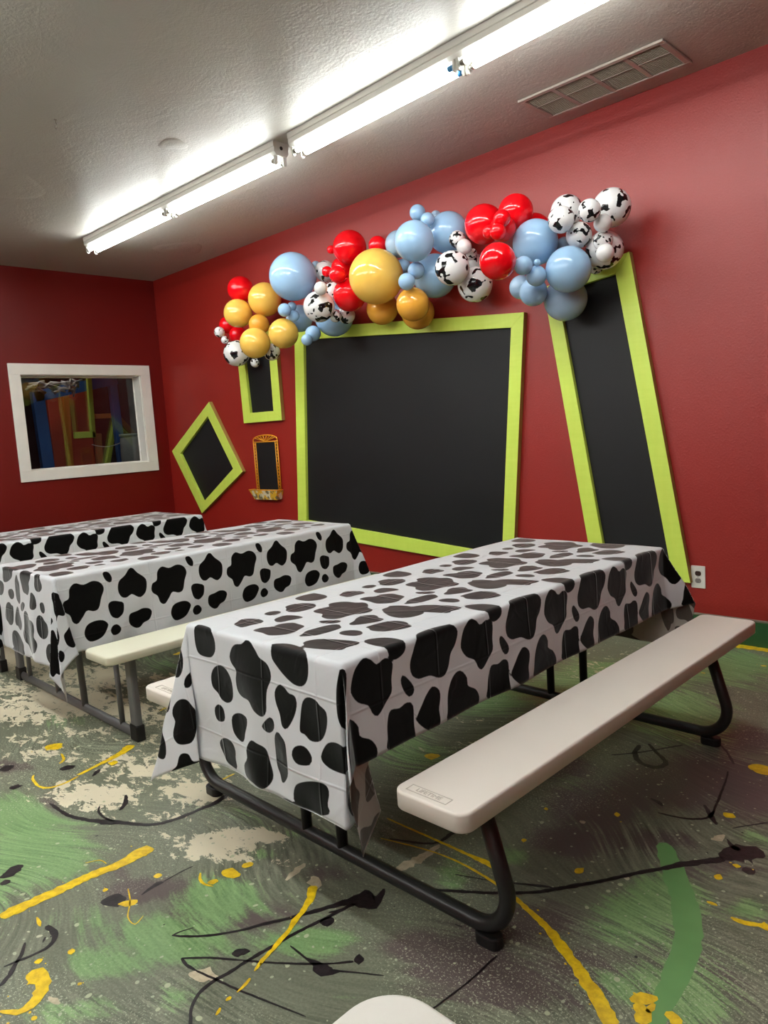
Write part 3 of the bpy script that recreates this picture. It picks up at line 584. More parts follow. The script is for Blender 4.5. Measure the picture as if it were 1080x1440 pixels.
def floor_mats():
    t = NT('splattered_floor_paint'); c = t.obj()
    at = t.n.new('ShaderNodeAttribute'); at.attribute_name = 'patch'
    sp = t.n.new('ShaderNodeSeparateColor'); t.put(sp.inputs[0], at.outputs['Color'])
    gr, pu, cr = sp.outputs[0], sp.outputs[1], sp.outputs[2]
    # broom swirls: streaks that follow a warped direction
    w = t.noise(c, .8, 1.0).outputs['Color']
    pw = t.vmath('ADD', c, t.vmath('SCALE', t.vmath('SUBTRACT', w, (.5, .5, .5)), 1.1))
    st = t.noise(t.mapping(pw, (0, 0, .5), (5, 80, 1)), 1, 4, .65).outputs[0]
    brk = t.step(t.noise(c, 1.7, 3, .6).outputs[0], .42, .62)
    st = t.math('MULTIPLY_ADD', t.math('SUBTRACT', st, .5), t.math('MULTIPLY_ADD', brk, .75, .2), .5)
    gr2 = t.noise(c, 130, 2, .7).outputs[0]
    st = t.math('ADD', st, t.math('MULTIPLY_ADD', gr2, .22, -.11))
    st2 = t.noise(t.mapping(pw, (0, 0, .9), (3, 22, 1)), 1, 3, .6).outputs[0]
    nb = t.noise(c, 2.3, 4, .55).outputs[0]
    sk = t.math('SUBTRACT', st, .5)
    gm = t.step(t.math('ADD', t.math('ADD', gr, t.math('MULTIPLY', sk, 1.5)), t.math('ADD', t.math('MULTIPLY_ADD', st2, 1.0, -.5), t.math('MULTIPLY_ADD', nb, 1.1, -.55))), .36, .74)
    pm = t.step(t.math('ADD', t.math('ADD', pu, t.math('MULTIPLY', sk, -1.6)), t.math('ADD', t.math('MULTIPLY_ADD', st2, -.9, .45), t.math('MULTIPLY_ADD', nb, -1.1, .55))), .30, .66)
    base = t.mix(t.step(st, .35, .68), srgb(84, 88, 72), srgb(134, 138, 118))
    col = t.mix(t.math('MULTIPLY', pm, .95), base, t.mix(st, srgb(66, 54, 54), srgb(112, 98, 96)))
    col = t.mix(t.math('MULTIPLY', gm, .9), col, t.mix(t.step(st, .32, .66), srgb(84, 122, 72), srgb(142, 176, 118)))
    # worn patches down to the old cream coat, flaky edges
    fl = t.noise(t.mapping(c, (0, 0, .75), (13, 24, 1)), 1, 7, .72, .5).outputs[0]
    fl2 = t.noise(c, 60, 3, .6).outputs[0]
    cm = t.step(t.math('ADD', cr, t.math('ADD', t.math('MULTIPLY_ADD', fl, 2.9, -1.5), t.math('MULTIPLY_ADD', fl2, .5, -.25))), .56, .60)
    col = t.mix(cm, col, t.mix(nb, srgb(196, 186, 160), srgb(226, 216, 190)))
    # dense misty fleck, only in drifts
    mist = t.math('MULTIPLY', t.step(t.noise(c, 150, 2, .8).outputs[0], .57, .63), t.step(t.noise(c, 1.3, 3, .6).outputs[0], .44, .62))
    col = t.mix(t.math('MULTIPLY', mist, .75), col, srgb(190, 196, 170))
    # fine spatter
    for sc, rad, keep, colr in ((9, .09, .45, srgb(190, 190, 165)), (21, .16, .35, srgb(176, 182, 150)), (47, .22, .4, srgb(166, 172, 146)),
                                (3.1, .022, .45, srgb(225, 190, 30)), (5.3, .035, .6, srgb(30, 24, 26)), (13, .055, .7, srgb(34, 28, 30))):
        v = t.vor(t.vmath('ADD', c, t.vmath('SCALE', t.noise(c, 14, 2).outputs['Color'], .03)), sc)
        s2 = t.n.new('ShaderNodeSeparateColor'); t.put(s2.inputs[0], v.outputs['Color'])
        r = t.math('MULTIPLY', t.math('SUBTRACT', s2.outputs[1], keep), rad/(1-keep))
        col = t.mix(t.step(t.math('SUBTRACT', v.outputs['Distance'], r), .012, -.004), col, colr)
    t.set(color=col, rough=t.math('MULTIPLY_ADD', st, .15, .34), spec=.45)
    t.bump(t.math('ADD', t.math('MULTIPLY', st, .7), t.math('MULTIPLY', cm, -.6)), .25, .004)
    def drip(name, a, b):
        q = NT(name); k = q.obj()
        n = q.noise(k, 40, 4, .6).outputs[0]
        q.set(color=q.mix(q.step(n, .3, .7), a, b), rough=.38); q.bump(n, .3, .004)
        return q.mat
    y = drip('yellow_drip_paint', srgb(206, 168, 14), srgb(240, 206, 24))
    d = drip('dark_drip_paint', srgb(20, 16, 18), srgb(38, 28, 32))
    k = drip('cream_drip_paint', srgb(170, 158, 132), srgb(200, 188, 160))
    g = NT('green_brush_paint'); kk = g.obj()
    g.set(color=g.mix(g.noise(kk, 9, 3).outputs[0], srgb(92, 140, 80), srgb(112, 162, 98)), rough=.4)
    return [t.mat, y, d, k, g.mat]
M_FLOOR = floor_mats()

# ------------------------------------------------------------------ room
H = 3.095; RX = 9.6; RY = -8.2
def struct(name, mb, mat, **k):
    o = mb.build(name, mat, **k); o['kind'] = 'structure'; return o

# floor with its painted drips (all one surface)
def floor():
    mb = MB()
    xs = np.unique(np.concatenate([np.linspace(0, 2, 5), np.arange(2, RX, .05), [RX]]))
    ys = np.unique(np.concatenate([np.linspace(RY, -4.6, 6), np.arange(-4.6, 0, .05), [0]]))
    nx, ny = len(xs), len(ys)
    X, Y = np.meshgrid(xs, ys)
    mb.add([(x, y, 0) for x, y in zip(X.ravel(), Y.ravel())],
           [(j*nx+i, j*nx+i+1, (j+1)*nx+i+1, (j+1)*nx+i) for j in range(ny-1) for i in range(nx-1)])
    nbase = nx*ny
    fld = np.zeros((nbase, 3))
    for ch, P in enumerate((PATCH_GREEN, PATCH_PURPLE, PATCH_CREAM)):
        for (cx, cy, ax, ay, bx, by, s) in P:
            Mi = np.linalg.inv(np.array([[ax, bx], [ay, by]]))
            q = Mi @ np.array([X.ravel()-cx, Y.ravel()-cy])
            fld[:, ch] = np.maximum(fld[:, ch], s*np.exp(-(q**2).sum(0)*.75))
    rnd = random.Random(3)
    def ribbon(st, mat, z, jag, step=.012):
        P = [Vector((a, b)) for a, b, c in st]; W = [c for a, b, c in st]
        pts = []; ws = []
        for i in range(len(P)-1):
            p0 = P[max(i-1, 0)]; p1 = P[i]; p2 = P[i+1]; p3 = P[min(i+2, len(P)-1)]
            n = max(2, int((p2-p1).length/step))
            for k in range(n):
                u = k/n
                pts.append(.5*((2*p1)+(p2-p0)*u+(2*p0-5*p1+4*p2-p3)*u*u+(3*p1-p0-3*p2+p3)*u**3))
                ws.append(W[i]*(1-u)+W[i+1]*u)
        pts.append(P[-1]); ws.append(W[-1])
        n = len(pts); vs = []
        for i in range(n):
            t = pts[min(i+1, n-1)]-pts[max(i-1, 0)]
            t = t.normalized() if t.length > 0 else Vector((1, 0)); nn = Vector((-t.y, t.x))
            e = min(1, (min(i, n-1-i)+.35)/max(1.5, .5*ws[i]/step))**.5
            a = ws[i]*.5*e*(1+jag*rnd.uniform(-1, 1)); b = ws[i]*.5*e*(1+jag*rnd.uniform(-1, 1))
            q = pts[i]+nn*a; r = pts[i]-nn*b
            vs += [(q.x, q.y, z), (r.x, r.y, z)]
        mb.add(vs, [(2*i, 2*i+1, 2*i+3, 2*i+2) for i in range(n-1)], mat)
        return pts, ws
    def dot(x, y, r, mat, z):
        m = 9; ph = rnd.random()*6
        el = rnd.uniform(.6, 1); 
        mb.add([(x+r*math.cos(2*PI*k/m+ph)*rnd.uniform(.7, 1.2), y+el*r*math.sin(2*PI*k/m+ph)*rnd.uniform(.7, 1.2), z) for k in range(m)], [tuple(range(m))], mat)
    for st in STROKES_GREEN: ribbon(st, 4, .0003, .12, .02)
    for st in STROKES_CREAM: ribbon(st, 3, .0005, .45)
    for st in STROKES_DARK: ribbon(st, 2, .0008, .25)
    for st in STROKES_YELLOW:
        pts, ws = ribbon(st, 1, .0011, .22)
        for p_, w_ in zip(pts, ws):
            if w_ > .012 and rnd.random() < .22:
                a = rnd.random()*2*PI; d = w_*rnd.uniform(.6, 2.2)
                dot(p_.x+d*math.cos(a), p_.y+d*math.sin(a), rnd.uniform(.0015, .0045), 1, .0011)
    # yellow line along the foot of the chalkboard wall
    ribbon([(x, -.045+.012*math.sin(x*3.1), .05+.02*math.sin(x*5.3+1)) for x in np.arange(.1, 9.4, .12)], 1, .0010, .25, .02)
    o = mb.build('floor', M_FLOOR, recalc=False)
    ca = o.data.color_attributes.new('patch', 'FLOAT_COLOR', 'POINT')
    arr = np.zeros((len(mb.v), 4), np.float32); arr[:, 3] = 1; arr[:nbase, :3] = fld
    ca.data.foreach_set('color', arr.ravel())
    o['kind'] = 'structure'
floor()

# ceiling: a plate with two plastered lumps
def ceiling():
    mb = MB(); mb.box((-.0, RY, H), (RX, 0, H+.06))
    for (x, y, r, h) in ((3.448, -1.709, .085, .005), (2.2, -2.3, .30, .008), (1.35, -.45, .22, .008)):
        vs = [(x, y, H-h)]; n = 28
        for k, (f, g) in enumerate(((.4, 1.0), (.62, .45), (.8, .75), (1, -.02))):
            for i in range(n):
                a = 2*PI*i/n; rr = r*f*(1+.12*math.sin(3*a+x))
                vs.append((x+rr*math.cos(a), y+rr*math.sin(a), H-h*g))
        fs = [(0, 1+(i+1) % n, 1+i) for i in range(n)]
        for k in range(3):
            fs += [(1+k*n+i, 1+k*n+(i+1) % n, 1+(k+1)*n+(i+1) % n, 1+(k+1)*n+i) for i in range(n)]
        mb.add(vs, fs, 0, True)
    struct('ceiling', mb, M_CEIL)
ceiling()

mb = MB(); mb.box((0, 0, 0), (RX, .12, H)); struct('wall_back', mb, M_RED)
mb = MB(); mb.box((RX, RY, 0), (RX+.12, 0, H)); struct('wall_right', mb, M_RED)
mb = MB(); mb.box((0, RY-.12, 0), (RX, RY, H)); struct('wall_front', mb, M_RED)
# left wall with the window opening
WY0, WY1, WZ0, WZ1, WD = -1.512, -.263, 1.136, 2.080, .158
mb = MB()
mb.box((-WD, RY, 0), (0, WY0, H)); mb.box((-WD, WY1, 0), (0, 0, H))
mb.box((-WD, WY0, 0), (0, WY1, WZ0)); mb.box((-WD, WY0, WZ1), (0, WY1, H))
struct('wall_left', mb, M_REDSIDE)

mb = MB(); mb.box((0, -.014, 0), (RX, 0, .138)); o = struct('baseboard_back', mb, M_BASE)
mb = MB(); mb.box((0, -.016, .138), (RX, 0, .150)); struct('trim_1', mb, M_CAULK, bevel=.003)
mb = MB(); mb.box((0, RY, 0), (.014, -.016, .138)); struct('baseboard_left', mb, M_BASE)

# window 1: casing, jamb lining, pane
win = bpy.data.objects.new('window_1', None); COL.objects.link(win); win['kind'] = 'structure'
win['label'] = 'interior window with a wide white casing in the red side wall'
oy0, oy1, oz0, oz1 = -1.612, -.158, 1.040, 2.180
mb = MB(); e = .022
mb.box((0, oy0, WZ1-.006), (e, oy1, oz1)); mb.build('casing', M_WINWHITE, win, bevel=.003)
mb = MB(); mb.box((0, oy0, oz0), (e, oy1, WZ0+.006)); mb.build('casing', M_WINWHITE, win, bevel=.003)
mb = MB(); mb.box((0, oy0, WZ0+.006), (e, WY0+.006, WZ1-.006)); mb.build('casing', M_WINWHITE, win, bevel=.003)
mb = MB(); mb.box((0, WY1-.006, WZ0+.006), (e, oy1, WZ1-.006)); mb.build('casing', M_WINWHITE, win, bevel=.003)
mb = MB(); j = .012
mb.box((-WD, WY0, WZ0), (0, WY0+j, WZ1)); mb.box((-WD, WY1-j, WZ0), (0, WY1, WZ1))
mb.box((-WD, WY0+j, WZ0), (0, WY1-j, WZ0+j)); mb.box((-WD, WY0+j, WZ1-j), (0, WY1-j, WZ1))
mb.build('jamb', M_WINWHITE, win)
def glass_mat():
    t = NT('window_glass')
    tr = t.n.new('ShaderNodeBsdfTransparent'); tr.inputs[0].default_value = (.86, .9, .9, 1)
    gl = t.n.new('ShaderNodeBsdfGlossy'); gl.inputs['Roughness'].default_value = .01
    fr = t.n.new('ShaderNodeFresnel'); fr.inputs[0].default_value = 1.5
    mx = t.n.new('ShaderNodeMixShader')
    t.put(mx.inputs[0], t.math('MULTIPLY', fr.outputs[0], 1.2, clamp=True)); t.put(mx.inputs[1], tr.outputs[0]); t.put(mx.inputs[2], gl.outputs[0])
    t.t.links.new(mx.outputs[0], t.out.inputs['Surface'])
    return t.mat
mb = MB(); mb.box((-.152, WY0+j, WZ0+j), (-.148, WY1-j, WZ1-j)); mb.build('pane', glass_mat(), win)
mb = MB(); gk = .010
for lo, hi in (((-.148, WY0+j, WZ0+j), (-.138, WY0+j+gk, WZ1-j)), ((-.148, WY1-j-gk, WZ0+j), (-.138, WY1-j, WZ1-j)),
               ((-.148, WY0+j+gk, WZ0+j), (-.138, WY1-j-gk, WZ0+j+gk)), ((-.148, WY0+j+gk, WZ1-j-gk), (-.138, WY1-j-gk, WZ1-j))):
    mb.box(lo, hi)
mb.build('glazing_bead', M_WINWHITE, win)

# the dim room behind the window
BX, BY0, BY1 = -3.4, -3.2, 1.6
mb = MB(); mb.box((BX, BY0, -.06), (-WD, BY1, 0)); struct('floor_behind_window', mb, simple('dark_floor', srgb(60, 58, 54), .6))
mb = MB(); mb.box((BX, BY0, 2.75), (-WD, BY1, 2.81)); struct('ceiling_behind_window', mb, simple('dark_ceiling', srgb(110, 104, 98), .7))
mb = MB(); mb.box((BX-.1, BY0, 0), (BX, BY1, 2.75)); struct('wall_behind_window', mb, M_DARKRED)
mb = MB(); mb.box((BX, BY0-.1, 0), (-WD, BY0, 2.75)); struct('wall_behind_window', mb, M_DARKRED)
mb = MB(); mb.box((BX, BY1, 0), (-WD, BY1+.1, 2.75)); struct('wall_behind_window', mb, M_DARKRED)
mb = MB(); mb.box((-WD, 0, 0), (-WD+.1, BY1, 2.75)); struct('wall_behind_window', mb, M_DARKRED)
# ------------------------------------------------------------------ things seen through the window
M_BLUEP = simple('blue_painted_wood', srgb(44, 92, 168), .45)
M_ORANGE = simple('orange_painted_wood', srgb(206, 120, 40), .5)
M_REDP = simple('red_orange_panel', srgb(190, 66, 40), .6, var=.25, scale=3)
M_YGREEN = simple('yellow_green_painted_wood', srgb(168, 168, 60), .5)
M_TANW = simple('bare_tan_wood', srgb(150, 104, 56), .6)
M_DRUM = simple('grey_drum_plastic', srgb(150, 148, 144), .5, var=.25, scale=14)
def plank(mb, a, b, w, th, x):
    """bar in the plane x, from (y,z) a to b, width w"""
    A = Vector(a); B = Vector(b); t = (B-A).normalized(); n = Vector((-t.y, t.x))*w*.5
    q = [A-n, A+n, B+n, B-n]
    mb.prism([(v.x, v.y) for v in q], x-th/2, x+th/2, 'x')
def bar(name, a, b, w, th, x, mat, label, cat):
    mb = MB(); plank(mb, a, b, w, th, x)
    return tag(mb.build(name, mat, bevel=.004), label, cat)
t = thing('play_door_frame', 'crooked blue wooden door frame behind the window glass', 'door frame', (-1.0, -.55, 0))
def local(o): o.location = (1.0, .55, 0)
for a, b, w in (((-.93, 0), (-.99, 1.99), .13), ((-.06, 0), (-.11, 2.16), .09), ((-1.03, 1.93), (-.06, 2.13), .12)):
    mb = MB(); plank(mb, a, b, w, .08, -1.0); local(mb.build('frame_board', M_BLUEP, t, bevel=.004))
for nm, a, b, w, x, m, l in (('bracket_board', (-.452, 1.45), (-.425, 2.25), .05, -.90, M_YGREEN, 'yellow green upright bracket board'),
                       ('bracket_board', (-.67, 1.487), (-.428, 1.484), .07, -.90, M_YGREEN, 'yellow green short bracket board'),
                       ('rail', (-.33, 1.701), (-.095, 1.703), .055, -1.07, M_ORANGE, 'orange rail'),
                       ('brace', (-.06, 1.69), (.14, 1.45), .065, -1.07, M_TANW, 'tan diagonal brace'),
                       ('brace', (-.08, 1.63), (-.45, .35), .055, -1.10, M_YGREEN, 'yellow green leaning brace')):
    mb = MB(); plank(mb, a, b, w, .05, x); o = mb.build(nm, m, t, bevel=.004); local(o); o['label'] = l
mb = MB(); mb.box((-1.42, -.745, 0), (-1.36, -.25, 2.05))
tag(mb.build('play_panel', M_REDP, bevel=.004), 'red orange wooden panel standing inside the blue door frame', 'panel')
bar('post', (-.66, 0), (-.575, 2.0), .07, .06, -1.25, M_ORANGE, 'orange upright post in front of the red panel behind the window', 'post')
bar('post', (-.31, 0), (-.25, 1.5), .07, .06, -1.22, M_TANW, 'bare tan post in the middle of the view through the window', 'post')
t = thing('drum', 'grey drum with dark smudges at the lower corner of the window view', 'drum', (-.72, -.06, 0))
mb = MB(); mb.tube([(0, 0, .95), (0, 0, .96), (0, 0, 1.2), (0, 0, 1.42), (0, 0, 1.44)], [.13, .142, .15, .142, .13], 32); mb.build('body', M_DRUM, t)
mb = MB(); mb.tube([(0, 0, 1.44), (0, 0, 1.47)], [.15, .15], 32); mb.build('lid', M_DRUM, t)
mb = MB(); mb.box((-.9, -.26, 0), (-.54, .14, .95)); tag(mb.build('crate', M_TANW, bevel=.005), 'tan crate under the grey drum behind the window', 'crate')
M_CLEAR = simple('clear_foil', srgb(190, 180, 176), .25, var=.3, scale=30)
mb = MB(); rr = random.Random(5)
for k in range(34):
    cy, cz = -.84+rr.uniform(-.24, .24), 2.03+rr.uniform(-.06, .05)
    a = rr.random()*PI; L = rr.uniform(.06, .14)
    mb.tube([(-.86+rr.uniform(-.05, .05), cy-L*math.cos(a), cz-L*math.sin(a)*.4), (-.84, cy, cz+.02), (-.86, cy+L*math.cos(a), cz+L*math.sin(a)*.4)], .011, 6)
tag(mb.build('tinsel_bundle', M_CLEAR), 'wispy pale tinsel bundle over the blue door frame behind the window', 'tinsel', kind='stuff')
mb = MB()
mb.tube([(-.8, -.52+.34*k/14, 1.37-.035*math.sin(PI*k/14)) for k in range(15)], .005, 6)
tag(mb.build('string', M_CLEAR), 'pale string sagging across the middle of the window view', 'string')
ld = bpy.data.lights.new('fill_light_behind_window', 'AREA'); ld.energy = BACKFILL; ld.size = .6; ld.color = (1, .92, .85)  # added unseen fill light to brighten the things behind the glass
lo = bpy.data.objects.new('fill_light_behind_window', ld); COL.objects.link(lo); lo.location = (-.75, -1.1, 2.7)

# ------------------------------------------------------------------ fluorescent strips
def fixture(name, label, x0, x1, y0, y1, caps=False, lamp=None):
    L = math.hypot(x1-x0, y1-y0); ang = math.atan2(y1-y0, x1-x0)
    t = thing(name, label, 'light', (x0, y0, H), ang, 'fluorescent strip lights')
    mb = MB()
    prof = [(-.060, 0), (-.060, -.030), (-.056, -.034), (-.056, -.060), (-.040, -.080), (.040, -.080), (.056, -.060), (.056, -.034), (.060, -.030), (.060, 0)]
    mb.prism(prof, 0, L, 'x'); mb.build('housing', M_WHITE, t)
    for x in (-.0015, L+.0015):
        mb = MB()
        mb.prism([(.012*math.cos(a*PI/4), -.035+.012*math.sin(a*PI/4)) for a in range(8)], x-.001, x+.001, 'x')
        mb.build('knockout', M_SLOT, t)
    half = L/2
    for yy in (-.034, .034):
        for s in (0, 1):
            a = s*half+.045; b = (s+1)*half-.045
            mb = MB(); mb.tube([(a, yy, -.105), (b, yy, -.105)], .0135, 12); mb.build('lamp_tube', lamp or M_LAMP, t)
            for x, w in ((a-.006, 0), (b+.006, 1)):
                mb = MB(); mb.tube([(x-.012, yy, -.105), (x+.012, yy, -.105)], .0142, 12)
                mb.build('tube_cap', M_BLUECAP if (caps and s == 0 and w == 1) else M_STEEL, t)
    for x in (.018, half-.012, half+.012, L-.018):
        for yy in (-.034, .034):
            mb = MB(); mb.prism([(yy-.013, -.078), (yy+.013, -.078), (yy+.013, -.12), (yy+.006, -.131), (yy-.006, -.131), (yy-.013, -.12)], x-.006, x+.006, 'x')
            mb.build('lamp_holder', M_WHITE, t)
    return t
fixture('strip_light', 'white fluorescent strip light ending near the corner of the room', 1.262, 3.845, -1.258, -1.205)
fixture('strip_light', 'white fluorescent strip light running out of the picture beside the ceiling vent', 3.978, 6.55, -1.199, -1.268, True)
for row, y in (('second', ROW2), ('added third', ROW3)):  # unseen third row is added to light the near cloth faces
    for lab, a, ln in (('left', .6, 2.58), ('middle', 3.25, 2.58), ('added at the right', 6.1, 1.3 if row == 'second' else 2.58)):  # short strip added to the second row to brighten the right side
        fixture('strip_light', 'fluorescent strip light overhead in the %s row from the chalkboards, %s of its row' % (row, lab), a, a+ln, y, y, False, M_LAMP2)

# ceiling vent
def vent():
    x0, x1, y0, y1 = 5.083, 5.913, -.498, -.140; f = .030
    t = thing('ceiling_vent', 'grey louvered air vent in the ceiling beside the red wall', 'vent', (x0, y0, H))
    X, Y = x1-x0, y1-y0
    mb = MB()
    for lo, hi in (((0, 0), (X, f)), ((0, Y-f), (X, Y)), ((0, f), (f, Y-f)), ((X-f, f), (X, Y-f))):
        mb.box((lo[0], lo[1], -.014), (hi[0], hi[1], -.001))
    mb.build('rim', M_VENT, t, bevel=.004)
    mb = MB(); mb.box((f, f, -.003), (X-f, Y-f, -.001)); mb.build('duct', M_VENTDARK, t)
    for k in (1, 2, 3):
        mb = MB(); x = X*k/4; mb.box((x-.012, f, -.012), (x+.012, Y-f, -.003)); mb.build('divider', M_VENT, t)
    mb = MB(); n = 24
    for k in range(n):
        y = f+(Y-2*f)*(k+.5)/n
        mb.add([(f, y-.004, -.010), (X-f, y-.004, -.010), (X-f, y+.0035, -.004), (f, y+.0035, -.004), (f, y-.0032, -.011), (X-f, y-.0032, -.011), (X-f, y+.0043, -.005), (f, y+.0043, -.005)],
               [(0, 1, 2, 3), (7, 6, 5, 4), (0, 4, 5, 1), (2, 6, 7, 3)])
    mb.build('louvers', M_SLAT, t)
    mb = MB(); mb.box((f, Y*.42, -.0125), (X-f, Y*.42+.005, -.010)); mb.build('damper_rod', M_VENT, t)
vent()

# small hook in the ceiling
mb = MB()
mb.tube([(0, 0, 0), (0, 0, -.02)]+[(.014*math.sin(a), 0, -.034-.0-.014*(-math.cos(a))-.0) for a in [k/10*1.6*PI for k in range(11)]], .0025, 8)
mb.tube([(0, 0, 0), (0, 0, -.003)], .009, 12)
o = mb.build('ceiling_hook', M_STEEL); o.location = (3.389, -2.378, H)
tag(o, 'small wire hook screwed into the ceiling away from the lights', 'hook')

# wall outlet
t = thing('wall_outlet', 'white wall outlet plate at the foot of the tall narrow chalkboard', 'outlet', (5.840, 0, .3605))
mb = MB(); mb.prism(rounded_rect(-.040, -.065, .040, .065, .004, 3), -.006, 0, 'y'); mb.build('cover_plate', M_PLATE, t, bevel=.002)
for z, m, l in ((.021, M_BROWN, 'brown receptacle'), (-.021, M_GREYREC, 'grey receptacle')):
    pr = []
    for k in range(24):
        a = 2*PI*k/24; pr.append((.0172*math.cos(a), z+max(-.0135, min(.0135, .0172*math.sin(a)))))
    mb = MB(); mb.prism(pr, -.0085, -.004, 'y'); r = mb.build('receptacle', m, t); r['label'] = l
    mb = MB()
    for x in (-.006, .006): mb.box((x-.001, -.0090, z-.001), (x+.001, -.0084, z+.007))
    mb.prism([(.0025*math.cos(a*PI/4), z-.008+.0025*math.sin(a*PI/4)) for a in range(8)], -.0090, -.0084, 'y')
    mb.build('slots', M_SLOT, r)
mb = MB(); mb.prism([(.003*math.cos(a*PI/5), .003*math.sin(a*PI/5)) for a in range(10)], -.0075, -.005, 'y'); mb.build('screw', M_STEEL, t)

# ------------------------------------------------------------------ chalkboards
def chalkboard(label, out, inn, extra=0):
    cx = sum(q[0] for q in out)/4; zb = min(q[1] for q in out)
    t = thing('chalkboard', label, 'chalkboard', (cx, 0, zb), 0, 'green framed chalkboards')
    O = [(x-cx, z-zb) for x, z in out]; I = [(x-cx, z-zb) for x, z in inn]
    for k in range(4):
        k2 = (k+1) % 4
        mb = MB(); mb.prism([O[k], O[k2], I[k2], I[k]], -.040, -.0005, 'y'); mb.m[2] = 1; mb.build('frame_board', [M_LIME, M_EDGE], t, bevel=.002)
    c = [(sum(q[0] for q in I)/4), (sum(q[1] for q in I)/4)]
    mb = MB(); mb.prism([(c[0]+(q[0]-c[0])*1.012, c[1]+(q[1]-c[1])*1.012) for q in I], -.012, -.001, 'y'); mb.build('writing_panel', M_BOARD, t)
chalkboard('large crooked four sided chalkboard in a lime green frame below the balloons', BIG_OUT, BIG_IN)
chalkboard('tall narrow leaning chalkboard in a lime green frame next to the outlet', TALL_OUT, TALL_IN)
chalkboard('small upright chalkboard in a lime green frame under the lower end of the balloons', SMALL_OUT, SMALL_IN)
chalkboard('diamond shaped chalkboard in a lime green frame near the room corner', DIAMOND_OUT, DIAMOND_IN)

# yellow wire-framed message board with a tray
def message_board():
    x0, x1, z0, z1 = 1.634, 2.010, .828, 1.290
    M_YW = simple('yellow_enamel_wire', srgb(222, 152, 34), .4)
    M_TRAY = None
    q = NT('yellow_white_mottled_tray'); c = q.obj(); n = q.vor(c, 32).outputs['Color']
    s = q.n.new('ShaderNodeSeparateColor'); q.put(s.inputs[0], n)
    q.set(color=q.mix(q.step(s.outputs[0], .45, .55), srgb(226, 178, 44), q.mix(q.step(s.outputs[1], .5, .6), srgb(222, 214, 190), srgb(128, 116, 84))), rough=.4)
    M_TRAY = q.mat
    cx = (x0+x1)/2
    t = thing('hanging_message_board', 'little black board in a yellow wire frame with an arched top and tray', 'message board', (cx, 0, .735))
    w = (x1-x0)/2; b = .828-.735; h = z1-.735
    mb = MB(); mb.box((-w+.035, -.014, b), (w-.035, -.0005, h-.016)); mb.build('writing_panel', M_BOARD, t)
    for s in (-1, 1):
        mb = MB(); a, c2 = s*w, s*(w-.034)
        mb.tube([(a, -.018, b), (a, -.018, h)], .006, 8); mb.tube([(c2, -.018, b), (c2, -.018, h-.012)], .005, 8)
        n = 15; mb.tube([((a if k % 2 else c2), -.018, b+(h-.015-b)*k/n) for k in range(n+1)], .0042, 6)
        mb.build('side_wire', M_YW, t)
    mb = MB(); arch = [(-w*math.cos(a), -.018, h+.052*math.sin(a)**.7 if 0 < a < PI else h) for a in [PI*k/20 for k in range(21)]]
    mb.tube(arch, .006, 8); mb.tube([(-w, -.018, h-.010), (w, -.018, h-.010)], .006, 8)
    for k in range(3, 18, 2): mb.tube([(0, -.018, h-.006), arch[k]], .0038, 6)
    mb.build('sunburst_arch', M_YW, t)
    mb = MB(); W0, W1 = w+.045, w-.012
    vs = [(-W0, -.085, b), (W0-.03, -.085, b), (W0-.03, -.001, b), (-W0, -.001, b), (-W1-.01, -.06, .0), (W1-.01, -.06, 0), (W1-.01, -.001, 0), (-W1-.01, -.001, 0)]
    mb.add(vs, [(0, 1, 5, 4), (1, 2, 6, 5), (3, 0, 4, 7), (4, 5, 6, 7), (2, 3, 7, 6)]); o = mb.build('tray', M_TRAY, t)
    md = o.modifiers.new('wall', 'SOLIDIFY'); md.thickness = .004
    mb = MB(); mb.tube([(-W0, -.01, b), (-W0, -.085, b), (W0-.03, -.085, b), (W0-.03, -.01, b)], .005, 8); mb.build('tray_rim', M_YW, t)
message_board()
# ------------------------------------------------------------------ picnic tables
T = .74
TW, TL = .7306, 1.8417
def lettering(bench, x, y, z):
    """moulded-in word near the end of a bench"""
    cu = bpy.data.curves.new('moulded_lettering', 'FONT'); cu.body = 'LIFETIME'; cu.size = .020; cu.extrude = .0006
    cu.align_x = 'CENTER'; cu.align_y = 'CENTER'
    o = bpy.data.objects.new('moulded_lettering', cu); COL.objects.link(o); o.parent = bench
    dg = bpy.context.evaluated_depsgraph_get()
    me = bpy.data.meshes.new_from_object(o.evaluated_get(dg)); bpy.data.objects.remove(o)
    link('moulded_lettering', me, M_LETTER, bench).location = (x, y, z+.0004)
    mb = MB(); a, b, e = .062, .014, .0016
    for lo, hi in (((-a, -b), (a, -b+e)), ((-a, b-e), (a, b)), ((-a, -b+e), (-a+e, b-e)), ((a-e, -b+e), (a, b-e))):
        mb.box((x+lo[0], y+lo[1], z-.0005), (x+hi[0], y+hi[1], z+.0012))
    mb.build('moulded_border', M_LETTER, bench)
M_LETTER = simple('almond_plastic_shade_mark', srgb(186, 177, 165), .5, bump=0)

